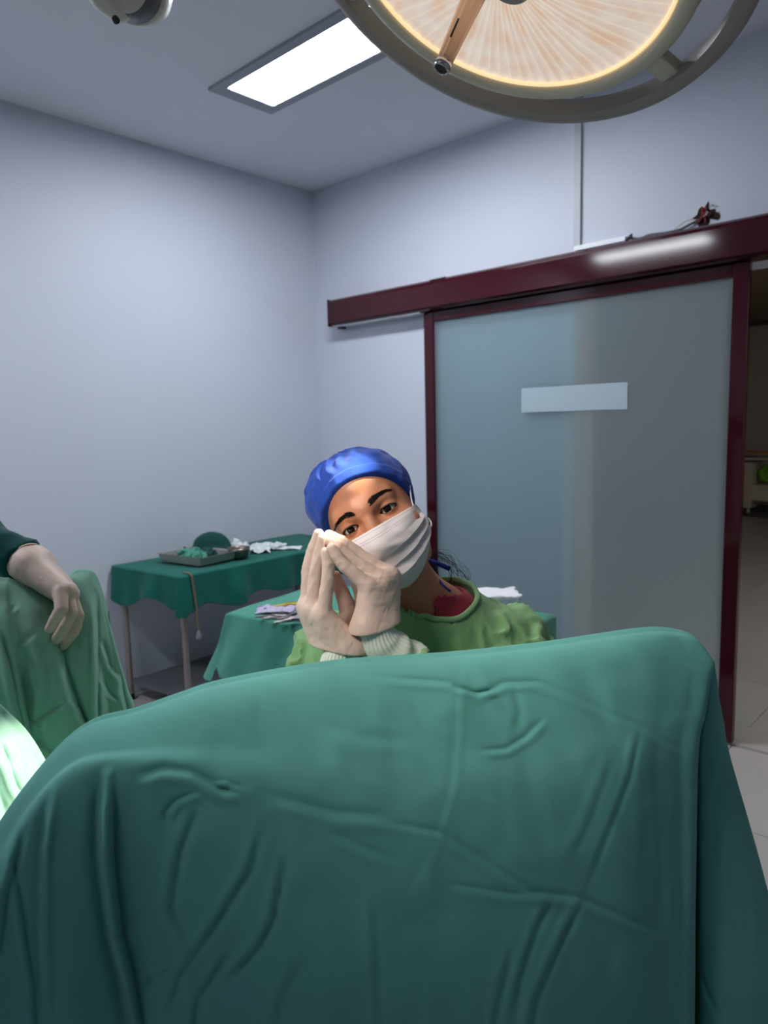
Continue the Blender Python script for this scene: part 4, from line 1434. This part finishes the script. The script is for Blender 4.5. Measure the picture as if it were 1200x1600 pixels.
def gown_sdf(P):
    d = neckb(P, torso(P)) - .018
    sk = cap_(P, PEL + Z1 * .05, np.array([PEL[0], PEL[1], .34]), .165, .20)
    d = smin(d, smax(sk, -(P[..., 2] - .25), .01), .06)
    q = P - np.asarray(NB, np.float32)
    k = np.float32
    # stretch the noise along the hang of the cloth
    Pn = np.stack([P @ rt.astype(k) * 1.25, P @ fb.astype(k), P[..., 2] * .75 + .35 * (P @ rt.astype(k))], -1)
    fade = np.clip((np.linalg.norm(P - np.asarray(nkc, k), axis=-1) - .085) / .05, .12, 1)
    d = d + fade * (.0065 * wav(Pn, .15, 21, 2) - .0095 * ridgef(Pn, .12, 22) ** 2 + .0045 - .003 * ridgef(P, .075, 27))
    d = np.maximum(d, -cap_(P, nkc, NKT + HR[:, 2] * .05, .079, .088))
    for Wp, Ep in ((WLf, EL), (WRt, ER)):
        dv = (Ep - Wp) / np.linalg.norm(Ep - Wp)
        near = np.linalg.norm(P - np.asarray(Wp, k), axis=-1) - .085
        cut = -((P - np.asarray(Wp + dv * .045, k)) @ dv.astype(k))
        d = np.where(near < 0, np.maximum(d, cut), d)
    return d
gv, gf = nets(gown_sdf, blo - [.03, .03, 0] + [0, 0, .2], bhi, .0042)
gown = obj('gown', (gv, gf), M['gown'], woman, smooth=True)
gown['label'] = 'grass green crumpled cotton gown'
def shoe(P, ank, toe):
    return smax(smin(cap_(P, ank - Z1 * .025, toe + Z1 * .006, .044, .036), cap_(P, ank - Z1 * .02, ank + Z1 * .01, .042, .040), .02), -(P[..., 2] - .002), .004)
def leg_pts(c, rv, fv, kx, kz, s):
    k_ = np.array([*(c + rv * s * .10 + fv * kx)[:2], kz])
    a_ = np.array([*(c + rv * s * .10 - fv * .04)[:2], .07])
    return c + rv * s * .09, k_, a_, a_ + fv * .15 - Z1 * .035
obj('trousers', nets(lambda P: smax(np.minimum.reduce([smin(cap_(P, *leg_pts(PEL, rt, fb, .10, .40, s)[:2], .095, .072), cap_(P, *leg_pts(PEL, rt, fb, .10, .40, s)[1:3], .070, .062), .03) for s in (-1, 1)]) + .004 * wav(P, .12, 91, 2), .10 - P[..., 2], .004),
                     PEL - [.32, .32, .64], PEL + [.32, .32, .05], .011), M['scrub'], woman, smooth=True)
for s in (-1, 1):
    _, _, a_, t_ = leg_pts(PEL, rt, fb, .10, .40, s)
    obj('shoe', nets(lambda P: shoe(P, a_, t_), np.minimum(a_, t_) - [.07, .07, .07], np.maximum(a_, t_) + .07, .007), M['cuff'], woman, smooth=True)
# piped neckline, laid on the gown
gb = BVHTree.FromPolygons([tuple(v) for v in gv], [tuple(int(i) for i in f) for f in gf])
nl = []
for a in np.linspace(0, 2 * np.pi, 90):
    best = None
    for tz in np.linspace(-1.2, .9, 60):
        dv = (rt * math.cos(a) + fb * math.sin(a)) * math.cos(tz) + Z1 * math.sin(tz)
        p = nkc + dv * .0800
        v = float(gown_sdf(np.array([[p]], np.float32))[0, 0])
        if best is None or abs(v) < best[0]: best = (abs(v), p)
    nl.append(best[1])
nl = np.array(nl)
for _ in range(3): nl = (np.roll(nl, 1, 0) + 2 * nl + np.roll(nl, -1, 0)) / 4
obj('neckline', tube(np.concatenate([nl, nl[:2]]), .0048, 8, 200), M['gown'], woman, smooth=True)

# gloved hands, each a palm, four fingers and a thumb
def A(l): return [at(*p) for p in l]
def hand_sdf(fingers, palm, thumb, cutp, cutd, seed, kf=.0055):
    def f(P):
        d = None
        for a, b, r1, r2 in palm:
            e = cap_(P, a, b, r1, r2)
            d = e if d is None else smin(d, e, .021)
        for js, rs in fingers:
            e = None
            for i in range(3):
                c = cap_(P, js[i], js[i + 1], rs[i], rs[i + 1])
                e = c if e is None else smin(e, c, .0012)
            d = smin(d, e, kf)
        e = None
        js, rs = thumb
        for i in range(len(js) - 1):
            c = cap_(P, js[i], js[i + 1], rs[i], rs[i + 1])
            e = c if e is None else smin(e, c, .0015)
        d = smin(d, e, .010)
        d = d + .0003 * wav(P, .018, seed, 2) 
        return smax(d, (P - np.asarray(cutp, np.float32)) @ np.asarray(cutd, np.float32), .002)
    return f
FR = (.0112, .0100, .0091, .0076)
# her right hand (left in the picture)
f1 = [(A([(485, 950, 1.035), (481, 894, 1.035), (488, 863, 1.03), (495, 843, 1.025)]), FR),
      (A([(480, 946, 1.018), (483, 887, 1.016), (491, 856, 1.012), (498, 834, 1.008)]), FR),
      (A([(489, 950, .998), (495, 890, .996), (501, 861, .994), (504, 841, .992)]), FR),
      (A([(506, 956, .980), (513, 904, .978), (513, 881, .978), (509, 863, .978)]), tuple(x * .94 for x in FR))]
wa, wb, wm = at(517, 1024, 1.005), at(547, 1020, .99), at(532, 1048, 1.0)
pl1 = [(wa, at(485, 952, 1.03), .017, .0135), (wa, at(480, 948, 1.018), .018, .0140), (wb, at(490, 953, .998), .018, .0130), (wb, at(507, 962, .982), .0185, .0125),
       (wa, wm, .020, .024), (wb, wm, .020, .024)]
t1 = (A([(543, 1000, 1.02), (546, 958, 1.035), (534, 925, 1.04), (524, 901, 1.04)]), (.019, .0145, .0105, .0088))
d1 = (ER - at(533, 1000, .99)); d1 = at(529, 1060, .992) - at(533, 1020, .99); d1 /= np.linalg.norm(d1)
c1 = at(533, 1016, .99)
v1, q1 = nets(hand_sdf(f1, pl1, t1, c1, d1, 51), np.array(c1) - [.14, .14, .06], np.array(c1) + [.12, .12, .22], .0015)
obj('glove', (v1, q1), M['glove'], woman, smooth=True)['label'] = 'white latex glove on the hand left in the picture'
# her left hand (right in the picture)
f2 = [(A([(604, 900, 1.035), (557, 869, 1.035), (533, 851, 1.03), (518, 839, 1.026)]), FR),
      (A([(609, 899, 1.018), (557, 864, 1.016), (532, 846, 1.012), (514, 836, 1.008)]), FR),
      (A([(596, 906, .998), (547, 873, .996), (527, 855, .994), (515, 846, .992)]), FR),
      (A([(573, 914, .980), (539, 885, .978), (525, 868, .978), (518, 857, .978)]), tuple(x * .94 for x in FR))]
xa, xb, xm = at(599, 985, .998), at(574, 985, .985), at(592, 1010, .995)
pl2 = [(xa, at(604, 902, 1.033), .0165, .0140), (xa, at(609, 901, 1.018), .0175, .0145), (xb, at(596, 908, .998), .0170, .0130), (xb, at(574, 917, .982), .0165, .0125),
       (xa, xm, .0185, .023), (xb, xm, .0185, .023)]
t2 = (A([(574, 955, 1.015), (568, 925, 1.035), (556, 898, 1.045), (544, 879, 1.045)]), (.017, .0140, .0105, .0088))
c2 = at(586, 981, .988)
d2 = at(592, 1020, .995) - at(586, 981, .988); d2 /= np.linalg.norm(d2)
v2, q2 = nets(hand_sdf(f2, pl2, t2, c2, d2, 52), np.array(c2) - [.14, .14, .06], np.array(c2) + [.12, .12, .20], .0015)
obj('glove', (v2, q2), M['glove'], woman, smooth=True)['label'] = 'white latex glove on the hand right in the picture'
rib = lambda th, u: .025 * np.cos(th * 30) + .06 * np.sin(u * 9 + 2 * np.cos(th)) * u
obj('cuff', tube([at(534, 1012, .992), at(532, 1030, .992), at(527, 1060, .998), at(510, 1090, 1.01)], [.0215, .0260, .030, .034], 150, 30, rib=rib), M['cuff'], woman, smooth=True)['label'] = 'ribbed white cuff below the glove at left'
rib2 = lambda th, u: .022 * np.cos(th * 30) + .16 * np.clip(u - .35, 0, 1) * np.sin(u * 22 + 1.6 * np.cos(th + 1))
obj('cuff', tube([at(585, 968, .99), at(587, 985, .99), at(594, 1004, .995), at(612, 1026, 1.005), at(640, 1050, 1.02)], [.0210, .0245, .030, .036, .040], 150, 44, rib=rib2), M['cuff'], woman, smooth=True)['label'] = 'bunched ribbed white cuff below the glove at right'

# ------------------------------------------------------------------ the person at the left edge, arm reaching in
sh = at(-150, 760, 1.50)
el_ = at(-110, 800, 1.44)
wr_ = at(33, 880, 1.325)
pr_ = np.array([*(at(-230, 900, 1.72))[:2], 0])
sur = empty('person', pr_)
tag(sur, 'person in dark teal gown at left edge resting gloved hand on drape', 'person')
f3 = np.array([.75, -.35, 0]); f3 /= np.linalg.norm(f3)
r3 = np.array([-f3[1], f3[0], 0])
pelv = pr_ + Z1 * .92
def sur_sdf(P, off=0.0):
    ch = pr_ + Z1 * 1.22 + f3 * .04
    Rm = np.stack([r3, f3, Z1], 1)
    d = ell(P, ch, (.19, .125, .24), Rm)
    d = smin(d, cap_(P, ch, pelv, .125, .15), .06)
    s1 = sh
    s2 = pr_ + Z1 * 1.40 - r3 * .0 + (pr_ + Z1 * 1.40 - sh) * .9
    s2[2] = sh[2]
    nk = pr_ + Z1 * 1.46 + f3 * .03
    d = smin(d, cap_(P, nk, s1, .055, .058), .05)
    d = smin(d, cap_(P, nk, s2, .055, .058), .05)
    e2 = s2 + f3 * .06 - Z1 * .28
    d = smin(d, cap_(P, s2, e2, .055, .042), .03)
    d = smin(d, cap_(P, e2, e2 + f3 * .2 - Z1 * .04, .042, .03), .03)
    d = smin(d, cap_(P, s1, el_, .058, .046), .03)
    d = smin(d, cap_(P, el_, wr_, .040, .024), .03)
    return d - off
def sur_body(P):
    d = sur_sdf(P)
    nk = pr_ + Z1 * 1.46 + f3 * .03
    d = smin(d, cap_(P, nk, nk + Z1 * .10 + f3 * .02, .055, .052), .03)
    hc = nk + Z1 * .21 + f3 * .05
    Rm = np.stack([r3, f3, Z1], 1)
    d = smin(d, ell(P, hc, (.074, .094, .115), Rm), .03)
    d = smin(d, cap_(P, hc + f3 * .09, hc + f3 * .105 - Z1 * .03, .008, .013), .012)
    for s in (-1, 1):
        hip = pelv + r3 * s * .09
        d = smin(d, cap_(P, hip, pr_ + r3 * s * .1 + Z1 * .5, .085, .058), .04)
        d = smin(d, cap_(P, pr_ + r3 * s * .1 + Z1 * .5, pr_ + r3 * s * .1 + Z1 * .08, .058, .038), .03)
        d = smin(d, cap_(P, pr_ + r3 * s * .1 + Z1 * .04, pr_ + r3 * s * .1 + f3 * .16 + Z1 * .03, .038, .03), .03)
    return d
slo = np.minimum.reduce([pr_, sh, el_, wr_]) - [.5, .5, 0]
shi = np.maximum.reduce([pr_, sh, el_, wr_]) + [.4, .4, 0]
slo[2] = 0; shi[2] = 1.86
obj('body', nets(sur_body, slo, shi, .016), M['skin'], sur, smooth=True)
def sur_gown(P):
    d = sur_sdf(P, .018)
    sk = cap_(P, pelv, pr_ + Z1 * .45, .175, .20)
    d = smin(d, smax(sk, -(P[..., 2] - .35), .01), .06)
    d = d + .006 * wav(P, .17, 61, 2) - .006 * ridgef(P, .14, 62) + .004
    dv = (el_ - wr_) / np.linalg.norm(el_ - wr_)
    near = np.linalg.norm(P - np.asarray(wr_, np.float32), axis=-1) - .09
    cut = -((P - np.asarray(wr_ - dv * .004, np.float32)) @ dv.astype(np.float32))
    return np.where(near < 0, np.maximum(d, cut), d)
obj('gown', nets(sur_gown, slo + [0, 0, .3], np.array([*shi[:2], 1.56]), .009), M['sleeve'], sur, smooth=True)
hcap = pr_ + Z1 * 1.70 + f3 * .07
obj('cap', nets(lambda P: smax(ell(P, hcap, (.084, .105, .11), np.stack([r3, f3, Z1], 1)), -(P[..., 2] - (hcap[2] + .01)), .004), hcap - .16, hcap + .16, .01), M['sleeve'], sur, smooth=True)
obj('mask', nets(lambda P: smax(ell(P, hcap + f3 * .035 - Z1 * .075, (.066, .078, .058), np.stack([r3, f3, Z1], 1)), -((P - hcap.astype(np.float32)) @ f3.astype(np.float32) - .02), .006), hcap - [.16, .16, .18], hcap + [.16, .16, .06], .006), M['paper'], sur, smooth=True)
for s in (-1, 1):
    obj('eye', lathe([(0, .008), (.007, .005), (.010, 0), (.007, -.005), (0, -.008)], 20, hcap + f3 * .072 + r3 * s * .032 - Z1 * .012, f3), M['pupil'], sur, smooth=True)
def sleg(s):
    b0 = pr_ + r3 * s * .1
    return pelv + r3 * s * .09, b0 + Z1 * .5, b0 + Z1 * .08, b0 + f3 * .16 + Z1 * .03
obj('trousers', nets(lambda P: smax(np.minimum.reduce([smin(cap_(P, *sleg(s)[:2], .10, .075), cap_(P, *sleg(s)[1:3], .073, .064), .03) for s in (-1, 1)]) + .004 * wav(P, .12, 92, 2), .10 - P[..., 2], .004),
                     pelv - [.32, .32, .86], pelv + [.32, .32, .02], .014), M['sleeve'], sur, smooth=True)
for s in (-1, 1):
    a_, t_ = sleg(s)[2], sleg(s)[3]
    obj('shoe', nets(lambda P: shoe(P, a_, t_), np.minimum(a_, t_) - [.07, .07, .09], np.maximum(a_, t_) + .07, .008), M['cuff'], sur, smooth=True)
# the visible gloved hand, fingers curled over the drape edge
GR = (.0130, .0108, .0100, .0088)
f4 = [(A([(94, 926, 1.258), (96, 952, 1.238), (86, 968, 1.236), (78, 982, 1.238)]), GR),
      (A([(104, 930, 1.278), (112, 958, 1.262), (102, 978, 1.255), (88, 999, 1.255)]), GR),
      (A([(109, 932, 1.297), (122, 962, 1.288), (115, 988, 1.280), (99, 1008, 1.274)]), GR),
      (A([(106, 930, 1.314), (121, 958, 1.308), (120, 980, 1.30), (110, 996, 1.295)]), tuple(x * .9 for x in GR))]
ha, hb2 = at(46, 886, 1.312), at(58, 884, 1.335)
p4 = [(ha, at(96, 924, 1.266), .024, .0165), (ha, at(103, 928, 1.28), .024, .0165), (hb2, at(107, 929, 1.297), .024, .0165), (hb2, at(105, 927, 1.313), .022, .0150),
      (ha, at(30, 875, 1.33), .025, .030), (hb2, at(40, 872, 1.35), .028, .036)]
t4 = (A([(50, 900, 1.325), (44, 920, 1.35), (50, 942, 1.37), (58, 958, 1.38)]), (.019, .0150, .0125, .0105))
c4 = at(44, 878, 1.33)
d4 = (at(20, 868, 1.36) - at(60, 888, 1.31)); d4 /= np.linalg.norm(d4)
c4 = c4 + d4 * .004
v4, q4 = nets(hand_sdf(f4, p4, t4, c4, d4, 53, .0028), np.minimum(at(0, 900, 1.3), at(100, 950, 1.3)) - .16, np.maximum(at(0, 900, 1.3), at(100, 950, 1.3)) + .16, .0022)
obj('glove', (v4, q4), M['glove'], sur, smooth=True)['label'] = 'pale latex glove over dark teal sleeve'
obj('glove_rim', tube([c4 - d4 * .006 + (math.cos(a) * frame_of(d4)[0] + math.sin(a) * frame_of(d4)[1]) * .034 for a in np.linspace(0, 2 * np.pi, 33)], .0028, 8), M['glove'], sur, smooth=True)
